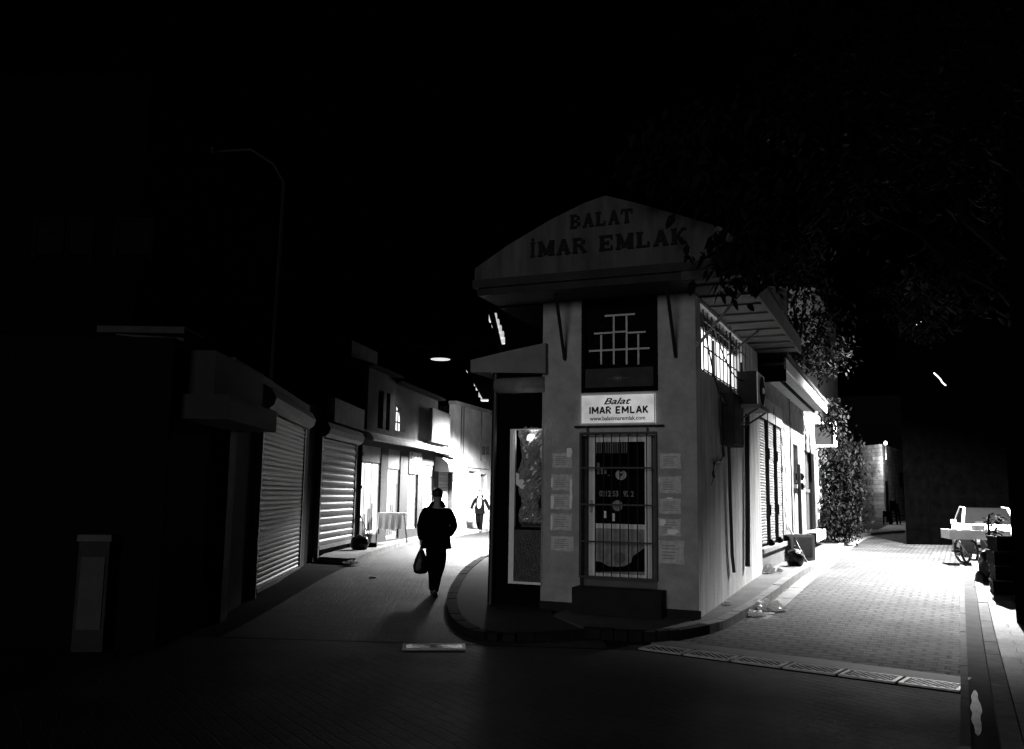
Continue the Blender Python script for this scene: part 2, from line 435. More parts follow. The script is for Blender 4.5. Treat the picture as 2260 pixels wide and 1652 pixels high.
# pavement round the corner building
kl = smooth_line([G(1290, 1405), G(1440, 1412), G(1545, 1396), G(1600, 1375), G(1690, 1318), G(1790, 1250), G(1893, 1186), SL(45)], 6)
pv = [tuple(p) for p in kl] + [(SL(45)[0]-3.0, 46), (4.0, 20), (2.5, 16), (1.0, 13.6), (0.64, 12.9)]
slab('pavement', pv, 0.115, gm('pavement_concrete', 0.075, 0.8, 0.45, 2.5, 0.5, 30))
band('kerb', kl[:13], 0.15, 0.128, gm('shaded_kerb', .012, .9, .4, 4, .3, 30, spec=.1), 0.75)  # front stretch of the same kerb, its shade put into the colour
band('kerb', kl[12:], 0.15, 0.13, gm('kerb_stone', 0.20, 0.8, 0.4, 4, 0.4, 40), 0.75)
band('smooth_gutter', [tuple(Vector((p.x, p.y)) + Vector((0.17, -0.08))) for p in kl[20:]], 0.26, 0.012, concrete, 1.4, 0.0)
# alley kerbs
kal = smooth_line([G(770, 1245), G(800, 1232), G(860, 1211), G(925, 1190), (-2.5, 31.5), (-1.8, 36.0), (-.4, 41)], 6)
slab('pavement_left', [tuple(p) for p in kal] + [(0.2, 44), (-3.0, 36), (-4.8, 25), (-4.35, 20.6)], 0.13, gm('alley_pavement', 0.22, 0.8, 0.35, 3, 0.4, 30))
band('kerb_left', kal, 0.14, 0.14, concrete, 0.9)
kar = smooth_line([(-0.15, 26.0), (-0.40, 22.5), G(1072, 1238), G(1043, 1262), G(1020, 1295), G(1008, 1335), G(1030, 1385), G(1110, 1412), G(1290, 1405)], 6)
band('kerb_alley', kar, 0.16, 0.10, gm('shaded_kerb', .012), 0.7)  # alley kerb in the same darkened colour, standing for shade
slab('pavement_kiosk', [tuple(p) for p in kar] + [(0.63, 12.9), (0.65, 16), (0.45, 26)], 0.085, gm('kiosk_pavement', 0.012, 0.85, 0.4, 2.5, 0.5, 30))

# drain grates
def grate(t0, t1, label):
    p = dline(t0, 0.0); q = dline(t1, 0.0); z = H((p[1]+q[1])/2)
    d = Vector(q) - Vector(p); L = d.length; ang = math.atan2(d.y, d.x)
    g = thing('drain_grate', label, 'drain grate', (p[0], p[1], z + 0.012), ang, 'drain grates across the street mouth')
    W = 0.36; m = MB()
    m.box(0.01, L-0.01, -0.03, 0.0, 0, 0.018); m.box(0.01, L-0.01, -W, -W+0.03, 0, 0.018)
    m.box(0.01, 0.05, -W+0.03, -0.03, 0, 0.0175); m.box(L-0.05, L-0.01, -W+0.03, -0.03, 0, 0.0175)
    m.done('frame', gm('grate_steel', .55, .4, .3, 12, .2, metallic=.4), g)
    m = MB(); n = 10; sl = 0.30
    X0, X1_, YN, YF = 0.05, L-0.05, -0.031, -W+0.031
    for i in range(-n, n+6):
        x = 0.05 + 0.085*i
        t0 = max(0.0, (X0-x)/sl); t1 = min(1.0, (X1_-0.03-x)/sl)
        if t1 - t0 < .04: continue
        fa = YF + (YN-YF)*t0; fb_ = YF + (YN-YF)*t1
        v = [(x+sl*t1, fb_), (x+sl*t1+.028, fb_), (x+sl*t0+.028, fa), (x+sl*t0, fa)]
        lo = [m.b.verts.new((a_, -b2, 0.009)) for a_, b2 in v]; hi = [m.b.verts.new((a_, -b2, 0.015)) for a_, b2 in v]
        m.b.faces.new(hi); m.b.faces.new(lo[::-1])
        for k in range(4): m.b.faces.new((lo[k], lo[(k+1) % 4], hi[(k+1) % 4], hi[k]))
    m.done('bars', gm('grate_steel', .55), g)
    m = MB(); m.box(0.0, L, -W-0.005, 0.005, -0.06, -0.003); m.done('channel', near_black, g)
ordn = ['leftmost drain grate, nearly lost in the dark', 'second drain grate from the left, faintly lit', 'third drain grate from the left across the street mouth',
        'fourth drain grate from the left, its bars catching light', 'fifth drain grate from the left, brightly lit bars', 'rightmost drain grate beside the wet gutter, brightest of the row']
for i in range(6): grate(i/6*0.93, (i+1)/6*0.93 - 0.003, ordn[i])
# drain cover in the mouth of the alley
q = G(887, 1437, 0.0); q2 = G(1028, 1437, 0.0)
g = thing('drain_cover', 'long steel drain cover glinting in the dark mouth of the alley', 'drain cover', (q.x, q.y, q.z+0.012), math.atan2(q2.y-q.y, q2.x-q.x))
L = (q2-q).length
m = MB(); m.box(0, L, -0.045, 0, 0, 0.02); m.box(0, L, -0.36, -0.32, 0, 0.02); m.box(0, .04, -0.32, -0.045, 0, .02); m.box(L-.04, L, -0.32, -0.045, 0, .02); m.done('frame', iron, g)
m = MB(); m.box(0.042, L-.042, -0.317, -0.048, 0.0, 0.016); m.done('plate', gm('polished_steel', 0.5, 0.22, 0.3, 6, 0.25, 18, metallic=1.0), g)
# water lying in the gutter
water_m = bpy.data.materials.new('water'); water_m.use_nodes = True
wb = water_m.node_tree.nodes['Principled BSDF']; wb.inputs['Base Color'].default_value = (.01, .01, .01, 1); wb.inputs['Roughness'].default_value = 0.2
_n = water_m.node_tree.nodes.new('ShaderNodeTexNoise'); _n.inputs['Scale'].default_value = 6
_b = water_m.node_tree.nodes.new('ShaderNodeBump'); _b.inputs['Strength'].default_value = 0.08; _b.inputs['Distance'].default_value = 0.02
_t = water_m.node_tree.nodes.new('ShaderNodeTexCoord')
water_m.node_tree.links.new(_t.outputs['Object'], _n.inputs['Vector']); water_m.node_tree.links.new(_n.outputs['Fac'], _b.inputs['Height']); water_m.node_tree.links.new(_b.outputs[0], wb.inputs['Normal'])
def puddle(y0, y1, w0=.08, w1=.255):
    mb = bmesh.new(); N = 26; L_ = []; R_ = []
    for i in range(N+1):
        t = i/N; y = y0 + (y1-y0)*t; k = math.sin(math.pi*min(1, max(0, t)))**0.5
        c_ = (w0+w1)/2; hw = (w1-w0)/2*k
        p = RL(y, c_-hw*(.85+.15*math.sin(i*.9+1))); q = RL(y, c_+hw*(.8+.2*math.sin(i*.55+.4*math.sin(i*1.7)))); z = H(y)+0.016
        L_.append(mb.verts.new((p[0], p[1], z))); R_.append(mb.verts.new((q[0], q[1], z)))
    for i in range(N): mb.faces.new((L_[i], R_[i], R_[i+1], L_[i+1]))
    bmesh.ops.remove_doubles(mb, verts=mb.verts, dist=1e-5)
    me = bpy.data.meshes.new('water'); mb.to_mesh(me); mb.free(); me.materials.append(water_m)
    o = bpy.data.objects.new('water', me); col.objects.link(o); o['kind'] = 'structure'
puddle(8.4, 10.1, .075, .17)

# ================================================================== corner building
cb = thing('corner_building', 'small plastered corner office with gabled sign roof between alley and street', 'building', (FRONT.p.x, FRONT.p.y, 0), FRONT.rz)
FP = lambda u, v, o=0.0: FRONT.px(u, v, o)
WT = 4.82
w0 = FP(1284, 867); w1 = FP(1451, 650)
d0 = FP(1277, 1278); d1 = FP(1452, 955)
hole_w = (w0[0], w1[0], w0[1], w1[1])
hole_d = (d0[0]+.02, d1[0]-.02, -0.02, d1[1]-.03)
m = MB(); m.wall(0, FW, -0.4, WT, [hole_w, (hole_d[0], hole_d[1], 0.02, hole_d[3])], 0.22)
m.done('front_wall', plaster, cb)
# body behind: built in the front frame (side runs along -o)
DEP = 6.0
m = MB(); m.box(0.0, 0.2, -DEP, -0.221, -0.4, WT); m.box(0.2, FW-.25, -DEP, -DEP+0.2, -0.4, WT)
m.box(0.201, FW-.26, -DEP+.2, -.23, 3.0, 3.1); m.done('rear_wall', plaster, cb)
# side wall: make it in SIDE plane then parent keeping place
def rel(o, pl):   # part authored in plane frame pl, parented to a thing of another frame
    par = o.parent; o.parent = None
    Mw = Matrix.Translation((pl.p.x, pl.p.y, 0)) @ Matrix.Rotation(pl.rz, 4, 'Z')
    Mp = Matrix.Translation(par.location) @ par.rotation_euler.to_matrix().to_4x4()
    o.parent = par; o.matrix_parent_inverse = Matrix.Identity(4); o.matrix_local = Mp.inverted() @ Mw
    return o
SP = lambda u, v, o=0.0: SIDE.px(u, v, o)
a = SP(1546, 690); b_ = SP(1640, 780); c_ = SP(1546, 810)
SW = (a[0], b_[0], SP(1546, 812)[1], SP(1546, 668)[1])
print('side window', SW, 'door', hole_d, 'win', hole_w)
SLN = (Vector((4.98, 18.2)) - C2).length
SLEN = 5.9
m = MB(); m.wall(0.0, SLEN, -0.4, WT, [SW], 0.24)
rel(m.done('side_wall', side_plaster, cb), SIDE)
m = MB(); m.box(-0.0, FW+0.03, 0.0, 0.035, -0.4, 0.03)
plm = gm('plinth', 0.010, 0.9, 0.3, 3, 0.3)
m.done('plinth', plm, cb)

# side window, lit from inside, with grille
wn_ = MB(); wn_.box(SW[0]+.02, SW[1]-.02, -0.19, -0.17, SW[2]+.02, SW[3]-.25)
win = rel(wn_.done('window', em('lit_curtain', 2.4, 0.7, 0.25, 2.5), cb), SIDE)
m = MB(); m.box(SW[0]+.02, SW[1]-.02, -0.19, -0.14, SW[3]-.25, SW[3]); fr_top = rel(m.done('window_top_strip', dark_wood, cb), SIDE)  # dark strip across the top of the window opening
m = MB()
for k in range(13):
    s_ = SW[0] + (SW[1]-SW[0])*k/12; m.box(s_-.009, s_+.009, 0.03, 0.048, SW[2]-.05, SW[3]-0.1)
for zz in (SW[2]-.03, SW[2]+.32, SW[2]+.72): m.box(SW[0]-.03, SW[1]+.03, 0.048, 0.062, zz, zz+.02)
rel(m.done('grille', black_iron, cb), SIDE)
m = MB(); m.box(SW[0]+.55, SW[0]+.60, -0.165, -0.12, SW[2], SW[3]-.3); m.box(SW[0]+1.6, SW[0]+1.66, -0.165, -0.12, SW[2], SW[3]-.3)
m.box(SW[0], SW[1], -0.165, -0.12, SW[2]+.75, SW[2]+.80)
rel(m.done('window_frame', dark_wood, cb), SIDE)

# gable board and overhanging roof
GO = 0.85
gp = lambda u, v: FP(u, v, GO)
top = [gp(1048, 592), gp(1120, 541), gp(1215, 484), gp(1290, 447), gp(1336, 431), gp(1400, 446), gp(1500, 474), gp(1590, 500), gp(1652, 545)]
bot_z = (gp(1052, 612)[1] + gp(1652, 578)[1])/2 + .02
sl_, sr_ = top[0][0], top[-1][0]
print('gable', sl_, sr_, bot_z, top)
m = MB(); m.prism([(sl_, bot_z)] + top + [(sr_, bot_z)], GO-0.06, GO)
gable_m = gm('gable_board', 0.062, 0.9, 0.4, 1.6, 0.4, 30, spec=0.1, streak=True)
gb = m.done('gable_board', gable_m, cb)
m = MB()
m.box(sl_-.02, sr_+.02, -0.3, GO+0.03, bot_z-0.13, bot_z-0.004)
m.box(sl_+.04, sr_-.04, -0.3, GO-0.02, bot_z-0.24, bot_z-0.131)
m.done('fascia', gm('fascia_board', 0.022, 0.8, 0.3, 3, 0.2, spec=0.2), cb)
rtop = [p for p in top]
m = MB(); m.prism([(sl_, bot_z+.002)] + [(p[0], p[1]-.012) for p in rtop] + [(sr_, bot_z+.002)], -DEP, GO-0.062)
m.done('roof', roof_dark, cb)
# soffit along the street side
m = MB(); m.box(-0.85, SLEN, 0.0, 0.83, bot_z-0.255, bot_z-0.10); m.box(-.85, SLEN, .83, .87, bot_z-.30, bot_z+.0)
for k in range(9): m.box(-.5+k*.72, -.42+k*.72, 0.02, 0.828, bot_z-0.285, bot_z-0.254)
rel(m.done('soffit', gm('soffit_boards', 0.055, 0.8, 0.3, 3, 0.2, spec=0.2), cb), SIDE)
m = MB(); m.box(-DEP, 0.0, 0.0, 0.8, bot_z-0.26, bot_z-0.12)   # alley-side soffit (left end)
ls = Plane(FRONT.w(0, 0, 0), (-FRONT.n.x*-1, -FRONT.n.y*-1))
o = m.done('eave', roof_dark, cb); rel(o, Plane(FRONT.w(0, 0, 0), FRONT.n))
# slab-serif letters on the gable
GLY = {
 'B': [(.18,0,.18,1,.22), (.18,.93,.62,.93,.14), (.18,.52,.62,.52,.14), (.18,.07,.62,.07,.14), (.74,.60,.74,.86,.2), (.78,.14,.78,.45,.22), (0,.05,.3,.05,.1), (0,.95,.3,.95,.1)],
 'A': [(.16,0,.5,1,.17), (.5,1,.84,0,.24), (.25,.33,.75,.33,.12), (.0,.05,.36,.05,.1), (.62,.05,1.02,.05,.1)],
 'L': [(.25,0,.25,1,.24), (.25,.06,.85,.06,.12), (.85,.0,.85,.34,.12), (.02,.95,.5,.95,.1), (.02,.05,.3,.05,.1)],
 'T': [(.5,0,.5,1,.24), (.04,.94,.96,.94,.12), (.06,.66,.06,1,.12), (.94,.66,.94,1,.12), (.28,.05,.72,.05,.1)],
 'I': [(.5,0,.5,1,.26), (.22,.05,.78,.05,.1), (.22,.95,.78,.95,.1)],
 'M': [(.14,0,.14,1,.14), (.14,1,.5,.1,.22), (.5,.1,.86,1,.14), (.86,0,.86,1,.24), (-.02,.05,.3,.05,.1), (.66,.05,1.04,.05,.1), (-.02,.95,.25,.95,.1), (.8,.95,1.04,.95,.1)],
 'R': [(.18,0,.18,1,.22), (.18,.93,.62,.93,.14), (.18,.50,.62,.50,.14), (.75,.60,.75,.86,.2), (.5,.5,.86,0,.22), (0,.05,.36,.05,.1), (0,.95,.3,.95,.1), (.72,.05,1.0,.05,.1)],
 'E': [(.2,0,.2,1,.24), (.2,.93,.85,.93,.13), (.2,.5,.6,.5,.13), (.2,.07,.88,.07,.13), (.86,.7,.86,1,.1), (.88,0,.88,.3,.1), (.6,.36,.6,.64,.1), (0,.05,.3,.05,.1), (0,.95,.3,.95,.1)],
 'K': [(.2,0,.2,1,.24), (.26,.42,.84,1,.14), (.38,.56,.86,0,.24), (0,.05,.42,.05,.1), (0,.95,.42,.95,.1), (.64,.95,1.0,.95,.1), (.62,.05,1.04,.05,.1)],
}
def slab_letters(word, s0, s1, za, zb, h, o, mat, parent, skip=None):
    """letters spread evenly from s0 to s1, baseline za->zb"""
    units = [0.6 if ch in ('I', ' ') else (1.15 if ch == 'M' else 1.0) for ch in word]
    tot = sum(units); x = s0; sc = (s1-s0)/tot
    dotted = word.startswith('I')
    for i, ch in enumerate(word):
        wd = units[i]*sc
        if ch != ' ':
            base = za + (zb-za)*((x+wd/2-s0)/(s1-s0)); m = MB()
            for j, (x0, y0, x1, y1, t) in enumerate(GLY[ch]):
                cw = wd*0.86
                a_ = Vector((x + x0*cw, base + y0*h)); e_ = Vector((x + x1*cw, base + y1*h)); d_ = (e_-a_)
                d_ = d_.normalized(); nn = Vector((-d_.y, d_.x))*t*0.62*cw if abs(d_.x) < abs(d_.y) else Vector((-d_.y, d_.x))*t*0.62*h
                m.prism([tuple(a_-nn), tuple(e_-nn), tuple(e_+nn), tuple(a_+nn)], o, o+0.02+0.0007*j)
            if i == 0 and dotted: m.box(x+wd*.30, x+wd*.58, o, o+.02, base+h*1.1, base+h*1.27)
            m.done('letter', mat, parent)
        x += wd
lt = gm('gable_letters', 0.012, 0.8, 0.2, 8, 0, spec=0.05)
a = gp(1259, 505); b_ = gp(1400, 493); slab_letters('BALAT', a[0], b_[0]+.0, a[1]+.0, b_[1]+.02, 0.205, GO+.001, lt, gb)
a = gp(1167, 567); b_ = gp(1521, 538); slab_letters('IMAR EMLAK', a[0], b_[0], a[1]-.01, b_[1]+.01, 0.225, GO+.001, lt, gb)
# little ornament under the fascia
m = MB(); sx, sz = FP(1356, 607); m.lathe((sx, 0.0, sz), [(0.10, 0), (0.10, 0.03), (0.05, 0.07), (0.01, 0.09)], 14, 'O')
m.done('lamp_boss', black_iron, cb)

# dark upper window with grille
uw = MB(); e = 0.055
uw.box(w0[0], w0[0]+e, -0.12, 0.03, w0[1], w1[1]); uw.box(w1[0]-e, w1[0], -0.12, 0.03, w0[1], w1[1])
uw.box(w0[0]+e, w1[0]-e, -0.12, 0.029, w1[1]-e, w1[1]); uw.box(w0[0]+e, w1[0]-e, -0.12, 0.029, w0[1], w0[1]+e)
f_ = uw.done('window_frame', near_black, cb)
m = MB(); m.box(w0[0]+e, w1[0]-e, -0.14, -0.10, w0[1]+e, w1[1]-e); m.done('window', glass_dark, cb)
X1 = lambda X, Y: FP(1005.5+.315*X, 402.2+.315*Y, 0.0)
bl = X1(885, 1470); br_ = X1(1412, 1288)
m = MB(); m.box(bl[0]+e+.002, br_[0]-e-.002, -0.098, 0.012, bl[1]+.06, br_[1]); m.done('lower_panel', gm('panel_paint', 0.045, 0.8, 0.3, 4, .2, spec=0.1), cb)
ec = X1(1140, 1372); m = MB()
for k in range(8):
    an = k*math.pi/4; r_ = .05 if k % 2 else .07
    m.tube([(ec[0], .02, ec[1]), (ec[0]+r_*1.6*math.cos(an), .02, ec[1]+r_*math.sin(an)*.7)], .006, 5)
m.lathe((ec[0], .012, ec[1]), [(.022, 0), (.022, .012), (.01, .018)], 10, 'O'); m.tube([(ec[0]-.17, .02, ec[1]), (ec[0]+.17, .02, ec[1])], .004, 5)
m.done('emblem', gm('emblem_metal', 0.16, 0.6, .2), cb)
gr_m = gm('window_bars', 0.50, 0.8, 0.15, 5, 0)
m = MB()
for (xa, xb, y) in ((1040, 1252, 925), (1103, 1193, 1043), (965, 1103, 1052), (1193, 1327, 1047), (930, 1355, 1168)):
    p = X1(xa, y); q = X1(xb, y); z = (p[1]+q[1])/2; m.box(p[0], q[0], -.05, -.036, z-.014, z+.014)
for (x, ya, yb) in ((1015, 1065, 1272), (1103, 930, 1272), (1193, 930, 1272), (1275, 1060, 1272)):
    p = X1(x, ya); q = X1(x, yb); m.box(p[0]-.014, p[0]+.014, -.052, -.038, q[1], p[1])
m.done('window_bars', gr_m, cb)
# arched dark infill above bars
m = MB(); p0 = X1(930, 1168); p1 = X1(1355, 1168); pt = X1(1140, 820)
m.prism([(w0[0]+e+.003, w1[1]-e-.002), (w0[0]+e+.003, p0[1]+.1), (p0[0]+.02, p0[1]+.12), (X1(965, 1050)[0], X1(965, 1050)[1]), (X1(1040, 920)[0], X1(1040, 920)[1]), (X1(1090, 880)[0], X1(1090, 880)[1]),
         (X1(1200, 880)[0], X1(1200, 880)[1]), (X1(1252, 920)[0], X1(1252, 920)[1]), (X1(1327, 1047)[0], X1(1327, 1047)[1]), (p1[0]-.02, p1[1]+.12), (w1[0]-e-.003, p1[1]+.1), (w1[0]-e-.003, w1[1]-e-.002)], -.095, -.06)
m.done('arched_board', near_black, cb)

# entrance door behind the bars
X2 = lambda X, Y, o=0.0: FP(1035+.3401*X, 828+.3401*Y, o)
DO = -0.12
def rect2(x0, x1, y0, y1, o):
    a_ = X2(x0, y1, o); c2 = X2(x1, y0, o); return a_[0], c2[0], a_[1], c2[1]
door = []
A0 = rect2(778, 1182, 388, 1305, DO); G0 = rect2(820, 1140, 430, 960, DO); Rl = rect2(820, 1140, 1000, 1282, DO)
m = MB(); m.box(hole_d[0], hole_d[1], -0.24, -0.2, 0.02, hole_d[3]); m.done('door_recess', gm('recess', 0.10, .9, .2), cb)
m = MB(); m.wall(A0[0], A0[1], A0[2], A0[3], [(G0[0], G0[1], G0[2], G0[3]), (Rl[0], Rl[1], Rl[2], Rl[3])], 0.05, DO)
gap = rect2(1140, 1158, 400, 1300, DO)
m.box(gap[0]+.012, gap[1]-.006, DO, DO+.006, A0[2]+.03, A0[3]-.03)
dr = m.done('door', gm('door_paint', 0.70, 0.5, 0.12, 5, 0.05), cb)
m = MB(); m.box(G0[0], G0[1], DO-.04, DO-.02, G0[2], G0[3]); m.done('glass', glass_dark, dr)
m = MB(); m.box(Rl[0], Rl[1], DO-.04, DO-.02, Rl[2], Rl[3]); m.done('lower_glass', gm('frosted', 0.20, .5, .5, 7, .1), dr)
# curtain, dark swag, stickers, phone number
m = MB(); q = rect2(822, 1030, 432, 505, DO); 
for k in range(14):
    s_ = q[0]+(q[1]-q[0])*k/14; m.tube([(s_+.015, DO-.012, q[2]), (s_+.015, DO-.012, q[3])], .011, 6)
m.done('curtain', gm('curtain_cloth', 0.16, .9, .3), dr)
m = MB(); P = [X2(*p, DO) for p in ((822, 1205), (860, 1212), (900, 1238), (960, 1243), (1010, 1238), (1050, 1215), (1060, 1175), (1138, 1120), (1138, 1275), (822, 1275))]
m.prism(P, DO-.018, DO-.012); m.done('dark_swag', near_black, dr)
heart = gm('sticker', 0.42, .7, .15)
m = MB(); cx, cz = X2(985, 645, DO); hp = []
for k in range(28):
    t = 2*math.pi*k/28; hp.append((cx + .085*math.sin(t)*(1 - .0), cz + .078*math.cos(t) - (.030 if abs(math.sin(t)) < .3 and math.cos(t) > 0 else 0)))
m.prism(hp, DO-.018, DO-.010); st = m.done('sticker', heart, dr)
m = MB(); m.prism([(cx-.035, cz+.02), (cx, cz-.03), (cx+.035, cz+.02), (cx+.015, cz+.03), (cx, cz+.012), (cx-.015, cz+.03)], DO-.009, DO-.006); m.done('mark', ink, st)
m = MB(); cx, cz = X2(962, 845, DO); m.lathe((cx, DO-.018, cz), [(.080, 0), (.080, .008)], 24, 'O'); m.done('sticker', gm('sticker_dim', .28, .7, .3, 18), dr)
m = MB(); cx, cz = X2(975, 1185, DO); m.lathe((cx, DO-.018, cz), [(.085, 0), (.085, .008)], 24, 'O'); m.done('sticker', gm('sticker_low', .13, .7, .3, 18), dr)
p = X2(955, 785, DO); text_mesh('0212 531 92 2', 0.115, 'phone_number', gm('number_paint', .2, .7, .2), dr, (p[0], -(DO-.014), p[1]), .004, xs=.80)
m = MB()
for (xx, y0_, y1_) in ((838, 515, 640), (862, 545, 640), (884, 560, 640), (905, 600, 645)):
    q = rect2(xx-8, xx+8, y0_+50, y1_, DO); m.box(q[0], q[1], DO-.018, DO-.012, q[2], q[3])
m.done('window_lettering', gm('faint_paint', .16, .7, .4, 20), dr)
m = MB(); q = rect2(875, 890, 880, 925, DO); m.box(q[0], q[1], DO-.018, DO-.012, q[2], q[3]); m.done('note', paper_torn, dr)
m = MB(); q = rect2(930, 945, 895, 945, DO); m.box(q[0], q[1], DO-.018, DO-.012, q[2], q[3])
m.done('note', paper_torn, dr)
m = MB(); p = X2(795, 850, DO); m.box(p[0]-.02, p[0]+.02, DO, DO+.02, p[1]-.09, p[1]+.09, .004); m.tube([(p[0], DO+.02, p[1]+.02), (p[0], DO+.06, p[1]+.02), (p[0]+.09, DO+.06, p[1]+.02)], .009, 6); m.done('handle', iron, dr)
# the barred gate
gt = MB(); go = 0.07
q0 = X2(712, 1340, go); q1 = X2(1225, 365, go); q2 = X2(1222, 1340, go)
gs0, gs1, gz0, gz1 = X2(716, 1000, go)[0], X2(1221, 1000, go)[0], X2(960, 1322, go)[1], X2(960, 367, go)[1]
gt.box(gs0, gs0+.028, go-.014, go+.014, gz0, gz1); gt.box(gs1-.028, gs1, go-.014, go+.014, gz0, gz1)
gt.box(gs0+.028, gs1-.028, go-.013, go+.013, gz1-.028, gz1); gt.box(gs0+.028, gs1-.028, go-.013, go+.013, gz0, gz0+.03)
gate = gt.done('gate_frame', black_iron, cb)
m = MB()
for X in (768, 820, 872, 925, 980, 1035, 1093, 1155):
    s_ = X2(X, 850, go)[0]; m.tube([(s_, go, gz0+.03), (s_, go, gz1-.028)], .0085, 6)
m.done('gate_bars', black_iron, gate)
m = MB()
for Y in (600, 840, 1083):
    z = X2(960, Y, go)[1]; m.box(gs0+.028, gs1-.028, go+.009, go+.017, z-.012, z+.012)
m.done('gate_rails', black_iron, gate)
m = MB(); a = X2(685, 332, .06); b_ = X2(1265, 328, .06); zz = (a[1]+b_[1])/2
m.tube([(a[0], .06, zz), (b_[0], .06, zz)], .016, 8)
for X in (770, 1157): s_ = X2(X, 332, .05)[0]; m.box(s_-.012, s_+.012, .045, .07, gz1, zz)
m.done('gate_track', black_iron, gate)
# doorstep
stp = MB(); a = X2(672, 1385, .3); b_ = X2(1252, 1400, .3)
stp.box(a[0]+.0, b_[0], 0.036, 0.34, -0.4, a[1]+.03, .01); stp.done('doorstep', gm('step_stone', 0.010, .9, .4, 4, .4), cb)

# struts and cables on the front
def front_strut(u0, v0, u1, v1, name='strut'):
    a_ = FP(u0, v0, GO-.05); c2 = FP(u1, v1, .03); m = MB()
    m.tube([(a_[0], GO-.05, a_[1]), (c2[0], .03, c2[1])], .026, 8); return m.done(name, black_iron, cb)
front_strut(1219, 588, 1246, 793); front_strut(1466, 588, 1491, 787)
def side_strut(u0, v0, u1, v1, o0=.8, r=.02):
    a_ = SP(u0, v0, o0); c2 = SP(u1, v1, .06); m = MB()
    m.tube([(a_[0], o0, a_[1]), (c2[0], .06, c2[1])], r, 8); return rel(m.done('strut', iron, cb), SIDE)
side_strut(1655, 622, 1537, 765, .8, .022); side_strut(1727, 688, 1606, 783, .75, .018)
# sagging wire over the front, wires to the tree
def wire(name, pts, r, label, mat=black_iron):
    b0 = Vector(pts[0]); m = MB()
    L_ = [(p[0]-b0.x, -(p[1]-b0.y), p[2]-b0.z) for p in pts]
    m.tube(L_, r, 6); o = m.done(name, mat); o.location = b0; return setp(o, label, 'cable')
def sag(a, b, s, n=14):
    a, b = Vector(a), Vector(b); return [a.lerp(b, i/n) - Vector((0, 0, s*4*(i/n)*(1-i/n))) for i in range(n+1)]
a = FP(1206, 636, .04); b_ = FP(1536, 632, .04)
pts = [FRONT.w(a[0]+(b_[0]-a[0])*i/16, .035, a[1] + (b_[1]-a[1])*i/16 - .05*math.sin(math.pi*i/16) + .01*math.sin(i*1.9)) for i in range(17)]
wire('cable', pts, .007, 'thin black cable sagging across the office front above the dark window')
a = SP(1537, 632, .05); wire('cable', sag(SIDE.w(a[0], .05, a[1]), D(1664, 594, 13.9), -.03), .014, 'thick black cable running from the office corner out to the eave')
wire('cable', sag(D(1040, 592, 12.3), D(560, 780, 30), .5), .005, 'thin cable strung from the gable end over the alley roofs', flat_black)

# sign over the door
s0_ = X2(728, 318, .03); s1_ = X2(1209, 119, .03)
sz0, sz1 = (X2(728, 317, .03)[1]+X2(1209, 310, .03)[1])/2, (X2(728, 125, .03)[1]+X2(1205, 118, .03)[1])/2
sg = pth('office_sign', 'white rectangular office sign reading IMAR EMLAK above the barred door', 'sign', FRONT, None, (s0_[0]+s1_[0])/2, .002, sz0)
hw, hh = (s1_[0]-s0_[0])/2, sz1-sz0
m = MB(); m.box(-hw, hw, 0, .045, 0, hh, .006); m.done('panel', em('backlit_sign', .42, .8, .55, 2.2), sg)
m = MB()
for (a1, b1, c1, e1) in ((-hw, hw, -.008, .012), (-hw, hw, hh-.012, hh+.008)): m.box(a1, b1, .0455, .055, c1, e1)
for sx in (-hw, hw-.014): m.box(sx, sx+.014, .0455, .054, .012, hh-.012)
m.done('rim', gm('sign_rim', .85, .4, .1), sg)
text_mesh('Balat', 0.135, 'script_lettering', ink, sg, (-.02, -.047, hh*.66), .0022, .38, fit=.42)
SANS = {'I': [(.5,0,.5,1)], 'M': [(.12,0,.12,1), (.12,1,.5,.25), (.5,.25,.88,1), (.88,0,.88,1)], 'A': [(.08,0,.5,1), (.5,1,.92,0), (.24,.32,.76,.32)],
 'R': [(.16,0,.16,1), (.16,.93,.66,.93), (.16,.48,.66,.48), (.78,.56,.78,.86), (.5,.48,.86,0)], 'E': [(.18,0,.18,1), (.18,.93,.86,.93), (.18,.5,.78,.5), (.18,.07,.86,.07)],
 'L': [(.18,0,.18,1), (.18,.07,.84,.07)], 'K': [(.16,0,.16,1), (.2,.4,.82,1), (.38,.56,.88,0)]}
x = -hw*.78; sc = hw*1.56/8.75; ch_h = hh*.235
for ch in 'IMAR EMLAK':
    wd = {'I': .45, ' ': .5, 'M': 1.2}.get(ch, .96)*sc
    m = MB()
    for j, (x0, y0, x1, y1) in enumerate(SANS.get(ch, [])):
        a_ = Vector((x+x0*wd*.9, hh*.345+y0*ch_h)); e_ = Vector((x+x1*wd*.9, hh*.345+y1*ch_h)); d_ = (e_-a_).normalized(); nn = Vector((-d_.y, d_.x))*.0125
        m.prism([tuple(a_-nn), tuple(e_-nn), tuple(e_+nn), tuple(a_+nn)], .046, .0475+.0004*j)
    x += wd
    if ch != ' ': m.done('letter', ink, sg)
text_mesh('www.balatimaremlak.com', 0.086, 'web_lettering', ink, sg, (0, -.047, hh*.12), .0010, fit=hw*1.49)

